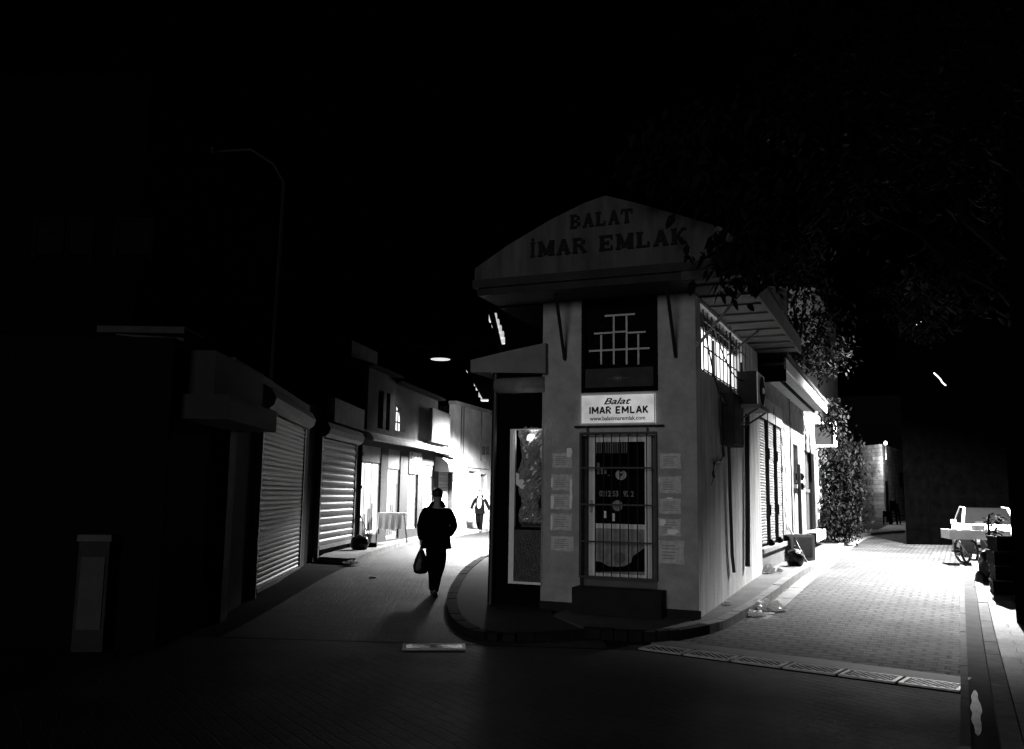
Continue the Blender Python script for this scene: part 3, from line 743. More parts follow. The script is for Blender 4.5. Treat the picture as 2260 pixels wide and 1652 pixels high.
# papers pasted on the wall
def notice(x0, x1, y0, y1, label, torn):
    a_ = X2(x0, y1, .002); c2 = X2(x1, y0, .002); W = c2[0]-a_[0]; Hh = c2[1]-a_[1]
    t = pth('paper_notice', label, 'notice', FRONT, 'paper notices pasted on the office front', a_[0], .003, a_[1])
    m = MB(); n = 7; P = [(0+rnd.uniform(0, .012), 0)] + [(W*i/n, rnd.uniform(-.008, .010)) for i in range(1, n)] + [(W, 0)] + [(W-rnd.uniform(0, .018), Hh*i/4) for i in range(1, 4)] + [(W, Hh)] \
        + [(W*(n-i)/n, Hh+rnd.uniform(-.012, .008)) for i in range(1, n)] + [(0, Hh)] + [(rnd.uniform(0, .016), Hh*(4-i)/4) for i in range(1, 4)]
    m.prism(P, 0, .002); sh = m.done('sheet', paper, t)
    m = MB()
    for k in range(5): 
        z = Hh*(.2+.14*k); m.box(W*.16, W*(.6+.25*rnd.random()), .0021, .003, z, z+Hh*.035)
    m.done('print', gm('faded_print', .24, .8, .4, 30), t)
    for (fx, fw, fz, fh) in torn:
        m = MB(); m.prism([(W*fx, Hh*fz), (W*(fx+fw*.6), Hh*(fz-.03)), (W*(fx+fw), Hh*(fz+fh*.5)), (W*(fx+fw*.8), Hh*(fz+fh)), (W*fx, Hh*(fz+fh*.95))], .0032, .006)
        m.done('torn_strip', paper_torn, t)
LN = [((540, 672, 505, 600), 'top left pasted notice with a bright torn flap, left of the barred door', [(.72, .28, .75, .62)]),
      ((533, 672, 642, 745), 'second pasted notice from the top, left of the barred door', [(0, .1, .2, .6), (.9, .1, .1, .6)]),
      ((531, 672, 770, 868), 'third pasted notice left of the door with white torn edges', [(0, .16, .05, .85), (.88, .12, .1, 1.3)]),
      ((530, 672, 898, 1002), 'fourth pasted notice from the top, left of the barred door', [(0, .1, 0, .9)]),
      ((530, 680, 1045, 1135), 'lowest faded notice on the wall left of the barred door', []),
      ((1238, 1378, 505, 605), 'top faded notice on the wall right of the barred door', []),
      ((1232, 1380, 655, 762), 'second notice from the top, right of the barred door', [(0, .05, .6, .3)]),
      ((1234, 1378, 800, 895), 'third notice from the top, right of the barred door, curled top edge', [(.35, .3, .98, .1)]),
      ((1230, 1378, 930, 1040), 'fourth notice on the right of the door with pale rounded stickers', [(.05, .3, .6, .35), (.4, .5, .1, .3)]),
      ((1228, 1398, 1075, 1218), 'largest and lowest notice on the wall right of the barred door', [])]
for r_, lb, tr in LN: notice(*r_, lb, tr)

# ---- fixtures on the street side of the corner building
# plaster ghost box, pipes, cable
pv_ = gm('drain_pipe', 0.02, .5, .3)
def side_pipe(name, pix, r, label, o=.05, mat=pv_):
    P = [SP(u, v, o) for u, v in pix]; s_, z_ = P[-1]
    t = SIDE.w(s_, o, z_); m = MB(); m.tube([(p[0]-s_, 0, p[1]-z_) for p in P], r, 8)
    ob = m.done(name, mat); ob.location = t; ob.rotation_euler = (0, 0, SIDE.rz); return setp(ob, label, 'pipe')
side_pipe('conduit_pipe', [(1607, 905), (1609, 1000), (1612, 1120), (1616, 1225), (1620, 1262)], .028, 'dark conduit pipe down the stained side wall below the bracket')
side_pipe('drain_pipe', [(1649, 890), (1649, 1000), (1650, 1120), (1650, 1250)], .045, 'thick dark downpipe where the office wall meets the shuttered shop')
side_pipe('cable', [(1590, 880), (1591, 940), (1597, 1005), (1590, 1017), (1577, 1020), (1574, 1045), (1576, 1052)], .022, 'dark cable with a bent frayed end on the stained side wall', .03)['category'] = 'cable'
side_pipe('cable', [(1576, 1052), (1569, 1070)], .005, 'thin frayed wire left below the bent cable on the side wall', .03)['category'] = 'cable'
# air conditioner on bracket
a = SP(1612, 893, .45); 
ac = pth('air_conditioner', 'wall air conditioner with round fan beside the lit side window', 'air conditioner', SIDE, None, 2.5, 0.0, 3.12)
m = MB(); m.box(0, .82, .16, .48, .05, .62, .02); body = m.done('casing', gm('ac_casing_shaded', .015, .7, .15, 6, .05, spec=.05), ac)  # casing coloured near black for its shaded side, front panel kept white
m = MB(); m.box(.01, .81, .4801, .492, .06, .61); m.done('front_panel', white_paint, ac)
m = MB(); m.lathe((.5, .493, .33), [(.25, 0), (.25, .012), (.22, .014)], 28, 'O'); m.done('fan', near_black, ac)
m = MB()
for k in range(4): m.lathe((.5, .494, .33), [(.06+.05*k, 0), (.06+.05*k, .004), (.055+.05*k, .005)], 28, 'O') if k == 0 else None
m.lathe((.5, .508, .33), [(.05, 0), (.05, .02), (.02, .03)], 16, 'O'); m.done('fan_hub', white_paint, ac)
m = MB(); m.box(-.12, .95, .02, .55, -.02, .045); m.tube([(-.05, .5, -.02), (-.05, .02, -.32)], .018, 6); m.tube([(.85, .5, -.02), (.85, .02, -.32)], .018, 6); m.done('bracket', gm('bracket_metal', .05, .6, .4), ac)
mb_ = pth('shadow_box', 'dark box standing in for the shadow under the lit side window', 'dark box', SIDE, None, 1.75, 0.0, 2.45)  # dark box in place of the air conditioner's shadow on the wall
m = MB(); m.box(0, .9, .0, .22, 0, .85, .01); m.done('cabinet', gm('shadow_box_paint', .02, .7, .4, spec=.05), mb_)  # body of the dark box standing in for the shadow, no real cabinet
m = MB(); m.box(.03, .87, .221, .232, .04, .81); m.done('door', gm('shadow_box_front', .03, .7, .4, spec=.05), mb_)  # front of the same shadow box, no real door

m = MB(); m.tube([(2.15, .10, 2.7), (2.12, .12, 4.35)], .022, 7); rel(m.done('antenna_post', black_iron, cb), SIDE)
m = MB(); m.tube([(3.2, .10, 2.9), (3.22, .10, 4.0)], .03, 7); rel(m.done('antenna_post', black_iron, cb), SIDE)
for (p0_, p1_, sg_) in (((.3, .05, 4.3), (2.1, .14, 3.2), .5), ((1.0, .04, 4.4), (2.9, .3, 3.7), .4), ((1.6, .04, 3.3), (2.5, .3, 2.9), .25)):
    A_, B_ = SIDE.w(*p0_), SIDE.w(*p1_); wire('cable', sag(A_, B_, sg_), .012, {.5: 'loose cable looping across the lit side window', .4: 'upper loose cable drooping toward the air conditioner', .25: 'short slack cable under the side window'}[sg_])
# ================================================================== kiosk on the alley side
kk = pth('kiosk', 'narrow dark kiosk with white framed glass door at the alley mouth', 'kiosk', FRONT)
XK = lambda u, v, o=0.0: FP(u, v, o)
kl0 = XK(1083, 1200, -.05)[0]
kx = lambda u, v=1100, o=-.05: XK(u, v, o)[0]
m = MB()
ztop = XK(1120, 822, .1)[1]
m.wall(kx(1088), -0.01, -0.4, ztop, [(kx(1122), kx(1199), XK(1160, 1290, -.05)[1], XK(1160, 945, -.05)[1])], .1, -.05)
m.box(kx(1088)+.0, kx(1088)+.08, -2.2, -.151, -.4, ztop); m.box(kx(1088)+.08, -.02, -2.2, -2.1, -.4, ztop)
m.done('body', near_black, kk)
m = MB(); s_ = kx(1086); m.tube([(s_+.03, .02, -.3), (s_+.06, .02, ztop)], .045, 10); m.tube([(s_-.0, .02, -.3), (s_+.02, .02, 1.6)], .02, 6); m.done('corner_post', black_iron, kk)
pa = [XK(1038.6, 821, .12), XK(1204, 823, .12), XK(1204, 756, .12), XK(1120, 774, .12), XK(1038.6, 794, .12)]
m = MB(); m.prism([(p[0], p[1]) for p in pa], -1.9, .12); m.done('roof', gm('kiosk_roof_board', .17, .9, .2, 3, .3, spec=.2), kk)
a = XK(1092, 868, .05); b_ = XK(1200, 829, .05); rr_ = (b_[1]-a[1])/2
m = MB(); m.tube([(a[0], -.02, a[1]+rr_), (b_[0], -.02, a[1]+rr_)], rr_, 18)
for k in range(5): pass
m.done('shutter_box', gm('shutter_casing', .16, .6, .25, 10, .3, 60), kk, smooth=True)
df = MB(); z0_, z1_ = XK(1160, 1289, .0)[1], XK(1160, 946, .0)[1]; sa, sb = kx(1124, 1100, 0), kx(1199, 1100, 0)
df.box(sa, sa+.085, -.06, .0, z0_, z1_); df.box(sb-.03, sb, -.06, .0, z0_, z1_)
df.box(sa+.085, sb-.03, -.06, -.001, z0_, z0_+.035); df.box(sa+.085, sb-.03, -.06, -.001, z1_-.02, z1_)
df.box(sa+.03, sa+.036, .0, .006, z0_+.04, z1_-.04); df.box(sa+.055, sa+.06, .0, .006, z0_+.04, z1_-.04)
kd = df.done('door_frame', gm('kiosk_door_white', .85, .5, .1), kk)
m = MB(); m.box(sa+.085, sb-.03, -.30, -.28, z0_+.035, z1_-.02); m.done('back_panel', gm('kiosk_inside', .03, .6, .5, 5), kk)
m = MB(); zr = XK(1160, 1163, 0)[1]; m.box(sa+.085, sb-.03, -.055, -.005, zr-.04, zr); m.done('door_rail', near_black, kd)
m = MB(); m.box(sa+.087, sb-.032, -.04, -.03, z0_+.037, zr-.042); m.done('door_panel', gm('scuffed_panel', .028, .35, .8, 9, .3), kd)
kb = FRONT.w((sa+sb)/2+.05, -.02, z1_-.12)
light('kiosk_light', 'POINT', kb, 15, shadow_soft_size=.04)
# plastic wrapped goods hanging inside
pg = pth('wrapped_goods', 'crumpled clear plastic wrapped goods hanging in the kiosk doorway', 'wrapped goods', FRONT, None, (sa+sb)/2+.03, -.1, zr)
def crumple(w, h, d, nx, ny, seed, rows=None):
    r2 = random.Random(seed); b = bmesh.new(); grid = []
    for j in range(ny+1):
        row = []
        for i in range(nx+1):
            u_ = i/nx; v_ = j/ny; bulge = math.sin(math.pi*u_)**.6*math.sin(math.pi*min(1, v_*1.02))**.35
            ww = w*(.85+.15*math.sin(v_*9)); row.append(b.verts.new(((u_-.5)*ww + r2.uniform(-.01, .01), -(bulge*d + r2.uniform(-.02, .022)), v_*h)))
        grid.append(row)
    for j in range(ny):
        for i in range(nx): b.faces.new((grid[j][i], grid[j][i+1], grid[j+1][i+1], grid[j+1][i]))
    return b
plm_ = gm('cling_film', 0.28, 0.16, .5, 8, .5, 22, spec=.9)
for nm, w_, h_, zz, sd in (('bundle', .40, .62, .05, 3), ('bundle', .44, 1.0, .60, 5)):
    m = MB(); m.b.free(); m.b = crumple(w_, h_, .12, 12, 22, sd); bo = m.done(nm, plm_, pg); bo.location = (0, 0, zz)
    sol = bo.modifiers.new('s', 'SOLIDIFY'); sol.thickness = .006
m = MB(); zt = z1_-zr-.06; m.tube([(0.02, .03, 1.58), (.02, .0, zt)], .012, 6); m.done('hanging_cord', white_paint, pg)
m = MB(); q0 = XK(1133, 1040, -.06); q1 = XK(1152, 1085, -.06); cs = (sa+sb)/2+.03
m.prism([(XK(1133, 1042, 0)[0]-cs+.03, XK(1133, 1042, 0)[1]-zr), (XK(1137, 1068, 0)[0]-cs, XK(1137, 1068, 0)[1]-zr), (XK(1158, 1092, 0)[0]-cs+.04, XK(1158, 1092, 0)[1]-zr), (XK(1148, 1050, 0)[0]-cs+.03, XK(1148, 1050, 0)[1]-zr)], .055, .065)
m.done('white_card', paper_torn, pg)

# ================================================================== the other buildings
def body(name, label, poly, z1, mat, parent=None, cat='building', roofm=None, z0=-.4):
    base = Vector((poly[0][0], poly[0][1], 0)); t = thing(name, label, cat, base)
    b = bmesh.new(); P = [Vector((p[0]-base.x, p[1]-base.y)) for p in poly]
    lo = [b.verts.new((p.x, p.y, z0)) for p in P]; hi = [b.verts.new((p.x, p.y, z1)) for p in P]; n = len(P)
    b.faces.new(hi); b.faces.new(lo[::-1])
    for i in range(n): b.faces.new((lo[i], lo[(i+1) % n], hi[(i+1) % n], hi[i]))
    m = MB(); m.b.free(); m.b = b; m.done('wall', mat, t); return t
def prel(o, pl): return rel(o, pl)

# building across the alley behind the kiosk
rb = body('alley_house', 'tall black house behind the kiosk with self-glowing eave brackets over the alley', [(-.15, 17.2), (1.9, 16.6), (3.6, 20.4), (5.5, 36), (0.35, 37)], 6.6, gm('flat_black_wall', .002, .95, .3))
AR = Plane((-.15, 17.2), (0.03, 1.0))
m = MB(); m.box(2.6, 11.5, -.2, 0.0, 6.62, 6.75)
m2 = MB(); m2.box(-.0, 12.5, -.02, .0, 4.5, 4.52)
m.b.free(); m = MB()
# eaves reach left over the alley: author in a plane whose outward side is -x
AR = Plane((-.15, 34.0), (-0.03, -1.0))
m2.b.free()
m.box(5.5, 15.5, 0.0, .62, 4.66, 4.80); m.box(5.5, 14.5, 0.0, .12, 6.2, 6.34)
eo = m.done('eave', gm('flat_black_wall', .002), rb); rel(eo, AR)
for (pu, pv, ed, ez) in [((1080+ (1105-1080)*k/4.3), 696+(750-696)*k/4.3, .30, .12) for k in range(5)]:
    a_ = AR.px(pu+4, pv+6, .30); m = MB(); m.box(a_[0]-.19, a_[0]+.24, .12, .36, a_[1]-.10, a_[1]+.12); rel(m.done('glowing_eave_block', em('eave_painted_light', .45), rb), AR)  # emission stands in for light caught on the upper eave brackets
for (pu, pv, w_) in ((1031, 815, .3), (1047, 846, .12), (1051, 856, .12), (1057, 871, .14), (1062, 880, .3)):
    a_ = AR.px(pu, pv, .85); m = MB(); m.box(a_[0]-w_*.6, a_[0]+w_*.6, .60, .86, a_[1]-.07, a_[1]+.09); rel(m.done('glowing_eave_block', em('eave_painted_light', .45, .7, .5, 5), rb), AR)  # lower brackets, their lit faces made by emission too

# near left garages
AL2 = Plane((-4.53, 20.2), (0.055, 1.0))
gar = body('garage_building', 'long dark garage building on the left with two grey roller shutters', [(-4.08, 12.9), (-4.59, 19.7), (-4.55, 20.2), (-4.33, 24.3), (-9, 24.3), (-9, 12.9)], 3.55, left_wall)
AP = lambda u, v, o=0.0: ALEFT.px(u, v, o)
def roller(u0, u1, vt0, vb1, label_box, zt, zb, pitch, parent, o=.05, boxr=.2, PL=None):
    PL = PL or ALEFT; AP = PL.px
    s0 = AP(u0, 1100, o)[0]; s1 = AP(u1, 1100, o)[0]
    m = MB(); shutter(m, s0, s1, zb, zt, o+.01, pitch); sh = m.done('shutter', galv if PL is ALEFT else gm('dull_steel', .075, .5, .35, 4, .2, 20, metallic=.3, streak=True), parent); rel(sh, PL)
    m = MB(); m.box(s0-.09, s0, 0, o+.05, zb-.3, zt); rel(m.done('guide_rail', iron, parent), PL)
    m = MB(); m.box(s1, s1+.09, 0, o+.05, zb-.3, zt); rel(m.done('guide_rail', iron, parent), PL)
    m = MB(); P = [(o-.04, zt-.02), (o+.10, zt-.04), (o+boxr, zt+.04), (o+boxr+.04, zt+.16), (o+boxr-.04, zt+.30), (o+.02, zt+.36), (o-.04, zt+.36)]
    m.prof(P, s0-.12, s1+.12); rel(m.done('shutter_box', gm('shutter_housing', .30, .6, .2, 4, .1), parent), PL)
    m = MB(); m.box(s0, s1, o, o+.06, zb-.05, zb+.03); rel(m.done('bottom_bar', iron, parent), PL)
    return s0, s1
r1 = roller(570, 663, 0, 0, '', 2.98, .0, .085, gar)
r2 = roller(704, 779, 0, 0, '', 2.92, .32, .17, gar, PL=AL2)
print('rollers', r1, r2)
m = MB(); m.box(r1[1]+.12, 5.2, 0, .09, -.3, 3.0); rel(m.done('pilaster', conc_dark, gar), ALEFT)
m = MB(); m.box(r2[1]+.10, r2[1]+.26, 0, .10, -.3, 3.3); rel(m.done('pilaster', conc_dark, gar), AL2)
m = MB(); m.box(-.2, 5.25, 0, .06, 3.37, 3.5); rel(m.done('parapet', conc_dark, gar), ALEFT)
m = MB(); m.box(r2[0]+.3, r2[1]+.12, .06, .26, 3.28, 3.85, .01); rel(m.done('upper_sign_board', gm('board_grey', .12, .8, .3), gar), AL2)

# dark shop front nearest on the left
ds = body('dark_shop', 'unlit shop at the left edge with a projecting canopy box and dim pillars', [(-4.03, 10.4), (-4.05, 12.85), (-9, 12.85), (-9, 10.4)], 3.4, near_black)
NL = Plane((-4.0, 7.6), (-0.01, 1.0))
a = NL.px(470, 925, .35); b_ = NL.px(605, 880, .35)
m = MB(); m.box(3.0, 5.3, 0.0, .62, 2.45, 2.75); m.box(3.1, 5.3, 0, .40, 2.751, 3.3); rel(m.done('canopy_box', gm('canopy_paint', .008, .8, .4), ds), NL)
for nm, s0, s1, o1, mt in (('pillar', 4.85, 5.15, .10, conc_dark),):
    m = MB(); m.box(s0, s1, 0.001, o1, -.4, 2.45); rel(m.done(nm, mt, ds), NL)
# pale pillar and concrete block farther left, facing us
q = G(175, 1420)
ps = body('corner_pillar', 'tall pale plastered pillar standing in the dark at far left', [(q.x-.10, q.y+.05), (q.x+.16, q.y+.05), (q.x+.16, q.y+.4), (q.x-.10, q.y+.4)], 3.0, gm('pillar_plaster', .02, .9, .3, 3, .4), cat='pillar')
q = G(200, 1440)
ub = thing('utility_cabinet', 'waist high concrete utility cabinet with cap coloured as if lit at far left', 'utility cabinet', (q.x-.05, q.y, q.z), R(6))
m = MB(); m.box(-.17, .17, -.3, 0, -.1, 1.22, .01); m.done('cabinet', gm('cabinet_concrete', .018, .9, .4, 5, .5), ub)
m = MB(); m.box(-.19, .19, -.33, .02, 1.221, 1.30, .01); m.done('cap', gm('cabinet_cap_lit', .06, .8, .3), ub)  # cap coloured paler than the body to stand for its lit top
m = MB(); m.box(-.13, .13, .0, .012, .25, 1.05); m.done('door', gm('cabinet_door', .025, .7, .4), ub)
# awning edge far left
aw = thing('awning', 'dim pale awning edge high in the darkness at left', 'awning', (-6.1, 13.0, 3.6), R(0))
q = D(215, 718, 13.0); q2 = D(408, 720, 13.0)
aw.location = (q.x, 13.0, q.z); 
m = MB(); m.box(0, q2.x-q.x, -.9, 0, -.03, .0); m.box(0, q2.x-q.x, .0, .012, -.10, .0); m.prism([(.3, -.14), (q2.x-q.x, -.24), (q2.x-q.x, -.17), (.3, -.12)], 0, .02); m.done('canopy', gm('awning_cloth', .03, .9, .3), aw)
m = MB(); m.tube([(.1, 0, -.05), (.1, -.9, -.5)], .015, 6); m.tube([(q2.x-q.x-.1, 0, -.05), (q2.x-q.x-.1, -.9, -.5)], .015, 6); m.done('bracket', black_iron, aw)
# back wall high left with faint panes
uh = body('upper_house', 'tall unlit house rising behind the far left pillar with faint window panes', [(-14, 14.2), (-6.2, 14.2), (-6.2, 24), (-14, 24)], 8.5, gm('flat_black_wall', .002, .95, .3))
pb = Plane((-14, 14.2), (1, 0))
for (u0, u1, v0, v1) in ((80, 140, 490, 560), (150, 200, 490, 560), (260, 330, 490, 560)):
    a = pb.px(u0, v1, .02); b_ = pb.px(u1, v0, .02); m = MB(); m.box(a[0], b_[0], 0, .03, a[1], b_[1]); wd = rel(m.done('window', gm('dusty_pane', .0055, .9, .5, 6, spec=0), uh), pb)
    m = MB(); m.box(a[0]-.08, a[0]-.001, 0, .05, a[1]-.08, b_[1]+.08); m.box(a[0]-.001, b_[0]+.001, 0, .049, b_[1]+.001, b_[1]+.07); m.box(b_[0]+.001, b_[0]+.08, 0, .05, a[1]-.08, b_[1]+.08); rel(m.done('frame', near_black, uh), pb)
# street lamp post left, unlit
q = D(590, 1000, 17.5)
sl = thing('street_lamp', 'slim unlit lamp post rising over the left garages with a curved arm', 'street lamp', (q.x, 17.5, H(17.5)))
zt = D(605, 400, 17.5).z
m = MB(); m.tube([(0, 0, 0), (-.0, 0, 3.2), (.05, 0, zt)], .06, 8, .035); m.done('pole', gm('pole_metal', .004, .6, .3), sl)
a = D(475, 345, 17.5); m = MB(); m.tube([(.05, 0, zt), (-.15, .1, zt+.35), (-.6, .2, zt+.62), (a.x-q.x, .25, a.z-H(17.5))], .03, 8); m.done('arm', gm('pole_metal', .10), sl)
m = MB(); m.box(a.x-q.x-.32, a.x-q.x+.05, .17, .33, a.z-H(17.5)-.02, a.z-H(17.5)+.07, .02); m.done('lamp_head', gm('lamp_head', .22, .5, .2), sl)

# ---- lit shops on the left of the alley
sh = thing('shop_row', 'low row of brightly lit shopfronts with grey pillars along the alley', 'building', SHOPS.p, SHOPS.rz)
QX = lambda X, Y, o=0.0: SHOPS.px(709.8+.3222*X, 946.4+.3222*Y, o)
QZ = lambda x, y, o=0.0: SHOPS.px((1300+x*.19373)/1.6907, (1550+y*.19373)/1.6907, o)   # from the close crop
sx_ = lambda x, y=700, o=0.0: QZ(x, y, o)[0]
ZB = .13; ZT = 3.15
ed = [sx_(225), sx_(640, 900), sx_(770, 900), sx_(1010, 900), sx_(1160, 900), sx_(1350, 1000), sx_(1450, 1200), sx_(1650, 1100), sx_(1740, 1100), sx_(1990, 1100)]
print('shop edges', ed)
pil = gm('shop_pillar', .03, .8, .35, 3, .3)
holes = [(ed[0], ed[1], ZB+.25, 2.95), (ed[2], ed[3], ZB+.05, 2.95), (ed[4], ed[5], ZB+.3, 2.95), (ed[6], ed[7], ZB+.3, 2.6), (ed[8], ed[9], ZB+.02, 2.6)]
m = MB(); m.wall(-.35, ed[9]+.25, -.3, ZT+.25, holes, .3); m.done('wall', pil, sh)
m = MB(); m.box(-.35, ed[9]+.25, -4, -.31, -.3, ZT+.2); m.done('rear_rooms', near_black, sh)
lit = em('lit_shop_glass', 2.6, .8, .35, 1.2)
lit2 = em('lit_shop_glass_dimmer', 1.6, .8, .5, 2.0)
for i, (a_, c2, z0_, z1_) in enumerate(holes[:4]):
    zs = {0: 2.48, 1: 2.35, 2: 2.25, 3: 2.2}[i]
    m = MB(); m.box(a_+.02, c2-.02, -.12, -.10, z0_, zs); wd = m.done('window', lit if i != 3 else lit2, sh)
    m = MB(); k = 3
    for j in range(k+1):
        s_ = a_+.03+(c2-a_-.09)*j/k; m.box(s_, s_+.035, -.099, -.06, z0_, zs)
    m.box(a_+.02, c2-.02, -.099, -.058, z0_, z0_+.05); m.box(a_+.02, c2-.02, -.099, -.058, zs-.04, zs+.0)
    m.done('window_frame', gm('alu_frame', .55, .4, .1), sh)
    m = MB(); m.box(a_+.005, c2-.005, -.14, -.03, zs+.002, 2.948); m.done('fascia_board', gm('fascia_%d' % i, (.34, .30, .06, .12)[i], .7, .2), sh)
# interior silhouettes: shelves seen through shop glass
for (i, f, w_, z0_, z1_) in ((0, .55, .16, .5, 1.15), (0, .72, .10, .5, 1.3), (1, .7, .25, .4, 1.9), (2, .75, .2, .5, 1.5), (0, .18, .3, .42, .8), (0, .38, .14, .42, 1.0), (1, .12, .3, .3, .9), (1, .45, .2, .3, 1.25), (2, .1, .25, .45, 1.1), (3, .3, .3, .45, 1.2), (3, .65, .2, .45, .9)):
    m = MB(); a_, c2 = holes[i][:2]; s_ = a_+(c2-a_)*f; m.box(s_, s_+w_, -.098, -.07, z0_, z1_); m.done('shelf', gm('shelf_grey', .12, .8, .4), sh)
# roller shutter shop
m = MB(); shutter(m, ed[8]+.03, ed[9]-.03, ZB+.02, 2.6, -.15, .12, .02); m.done('shutter', gm('pale_shutter', .55, .5, .1), sh)
# barrel awnings
for i, (a_, c2, zc) in enumerate(((ed[0]-.1, ed[2]-.1, 3.2), (ed[2]-.05, ed[4]-.1, 3.2), (ed[4]-.05, ed[6]-.1, 3.2), (ed[6]-.05, ed[8], 3.18), (ed[8]-.05, ed[9]+.25, 3.1))):
    P = []; n = 7
    for k in range(n+1):
        t = k/n*math.pi/2; P.append((.42*math.sin(t), zc-.12+.26*math.cos(t)))
    P += [(.38, zc-.14), (0.0, zc-.02)]
    m = MB(); m.prof(P[::-1], a_, c2); m.done('awning', gm('shop_awning', .30, .7, .25, 3, .2), sh)
# round awning on the last shop
m = MB(); P = [(0, 2.95), (.3, 2.9), (.52, 2.7), (.58, 2.42), (.5, 2.42), (.0, 2.42)]
m.prof(P[::-1], ed[7]+.05, ed[9]+.2); m.done('barrel_awning', gm('barrel_cloth', .24, .8, .3), sh)
# hanging banner over the third shop
bn = pth('cloth_banner', 'small white cloth with pennant folds hung over the third lit shop', 'banner', SHOPS, None, ed[4]+.02, .02, 2.25)
W = ed[5]-ed[4]+.25; m = MB(); n = 14
for i in range(n):
    s0 = W*i/n; s1 = W*(i+1)/n; o0 = .03*math.sin(i*1.3); o1 = .03*math.sin((i+1)*1.3)
    m.quad([(s0, o0, .0), (s1, o1, .0), (s1, o1, .72), (s0, o0, .72)])
bo = m.done('cloth', gm('banner_cloth', .8, .9, .05), bn); sol = bo.modifiers.new('s', 'SOLIDIFY'); sol.thickness = .01
m = MB(); m.prism([(.04, .70), (.2, .70), (.14, .42)], .045, .055); m.prism([(W-.22, .70), (W-.04, .70), (W-.16, .42)], .045, .055); m.tube([(0, .02, .73), (W, .02, .73)], .015, 6); m.done('pennants', gm('pennant', .2, .8, .2), bn)

# house above the shops with arched lit window
hs = thing('arched_window_house', 'old house above the lit shops with an arched glowing window', 'building', SHOPS.w(0, -.15, 3.4), SHOPS.rz)
UP = Plane(SHOPS.w(0, -.15, 0), SHOPS.d)
U3 = lambda X, Y, o=0.0: UP.px((1200+X*.3632)/1.6907, (1100+Y*.3632)/1.6907, o)
h1 = U3(1200, 1085); hz = U3(1200, 1085)[1]
rs = lambda X, Y=1200: U3(X, Y)[0]
ztA = U3(760, 820)[1]; 
print('upper house', rs(430), rs(1195), ztA, hz)
aw0, aw1 = rs(725, 1300), rs(858, 1300); az0, az1 = U3(790, 1395)[1], U3(800, 1115)[1]
m = MB(); m.wall(rs(715), rs(1195), 3.4, hz, [(aw0, aw1, az0, az1)], .25)
W0 = m.done('wall', gm('house_wall', .05, .95, .35, 2, .4, spec=.1), hs); rel(W0, UP)
m = MB(); m.box(rs(715), rs(1195), -5, -.26, 3.4, hz); rel(m.done('rear_rooms', near_black, hs), UP)
# sloping roof piece
m = MB(); m.prof([(.30, hz-.02), (.30, hz+.06), (-2.5, hz+1.1), (-5, hz+.1), (-5, hz)], rs(715), rs(1195)); rel(m.done('roof', roof_dark, hs), UP)
# left jettied block with narrow openings
x0, x1 = rs(430), rs(715)
m = MB(); hl = []
for (a_, c2) in ((540, 595), (625, 665)): hl.append((rs(a_), rs(c2), U3(600, 1380)[1], U3(600, 990)[1]))
m.wall(x0, x1-.005, 3.4, U3(700, 960)[1]+.35, hl, .2, .12); rel(m.done('bay_wall', gm('bay_wall', .075, .95, .35, 2, .4, spec=.1), hs), UP)
m = MB(); m.box(x0, x1-.006, -.24, -.1, 3.4, U3(700, 960)[1]+.34); rel(m.done('bay_shutters', near_black, hs), UP)
m = MB(); za = U3(700, 960)[1]+.36; m.prof([(.35, za), (.35, za+.07), (-.5, za+.3), (-3.5, za+.3), (-3.5, za)], x0-.3, x1+.1); rel(m.done('bay_roof', roof_dark, hs), UP)
# taller pale block behind (the dim gable wall)
m = MB(); z0_ = za+.1; x2, x3 = rs(465, 780), rs(720, 900)
m.box(x2, x3, -1.0, -.5, z0_, U3(500, 470)[1]); rel(m.done('attic_wall', gm('attic_wall', .11, .95, .3, 2, .4, spec=.1), hs), UP)
# arched window
mid = (aw0+aw1)/2; r_ = (aw1-aw0)/2
P = [(aw0+.03, az0+.02), (aw1-.03, az0+.02)] + [(mid+(r_-.03)*math.cos(t*math.pi/10), az1-.55+.52*math.sin(t*math.pi/10)) for t in range(11)]
m = MB(); m.prism(P, -.2, -.18); wd = rel(m.done('window', em('lit_arch', 1.8, .8, .2, 3), hs), UP)
m = MB(); m.box(mid-.13, mid+.13, -.178, -.14, az0, az1); 
for f in (.32, .72): m.box(aw0, aw1, -.178, -.15, az0+(az1-az0)*f, az0+(az1-az0)*f+.05)
m.box(aw0+(mid-aw0)*.5, aw0+(mid-aw0)*.5+.03, -.178, -.15, az0, az1); m.box(mid+(aw1-mid)*.55, mid+(aw1-mid)*.55+.03, -.178, -.15, az0, az1)
rel(m.done('window_frame', gm('arch_frame', .06, .8, .3), hs), UP)
m = MB(); n = 10; Pi = [(mid+r_*math.cos(math.pi*t/n), az1-.55+.54*math.sin(math.pi*t/n)) for t in range(n+1)]
for t in range(n):
    a_, c2 = Pi[t], Pi[t+1]; m.prism([a_, c2, (c2[0], az1+.01), (a_[0], az1+.01)], -.24, .004)
rel(m.done('window_arch', gm('house_wall', .085), hs), UP)
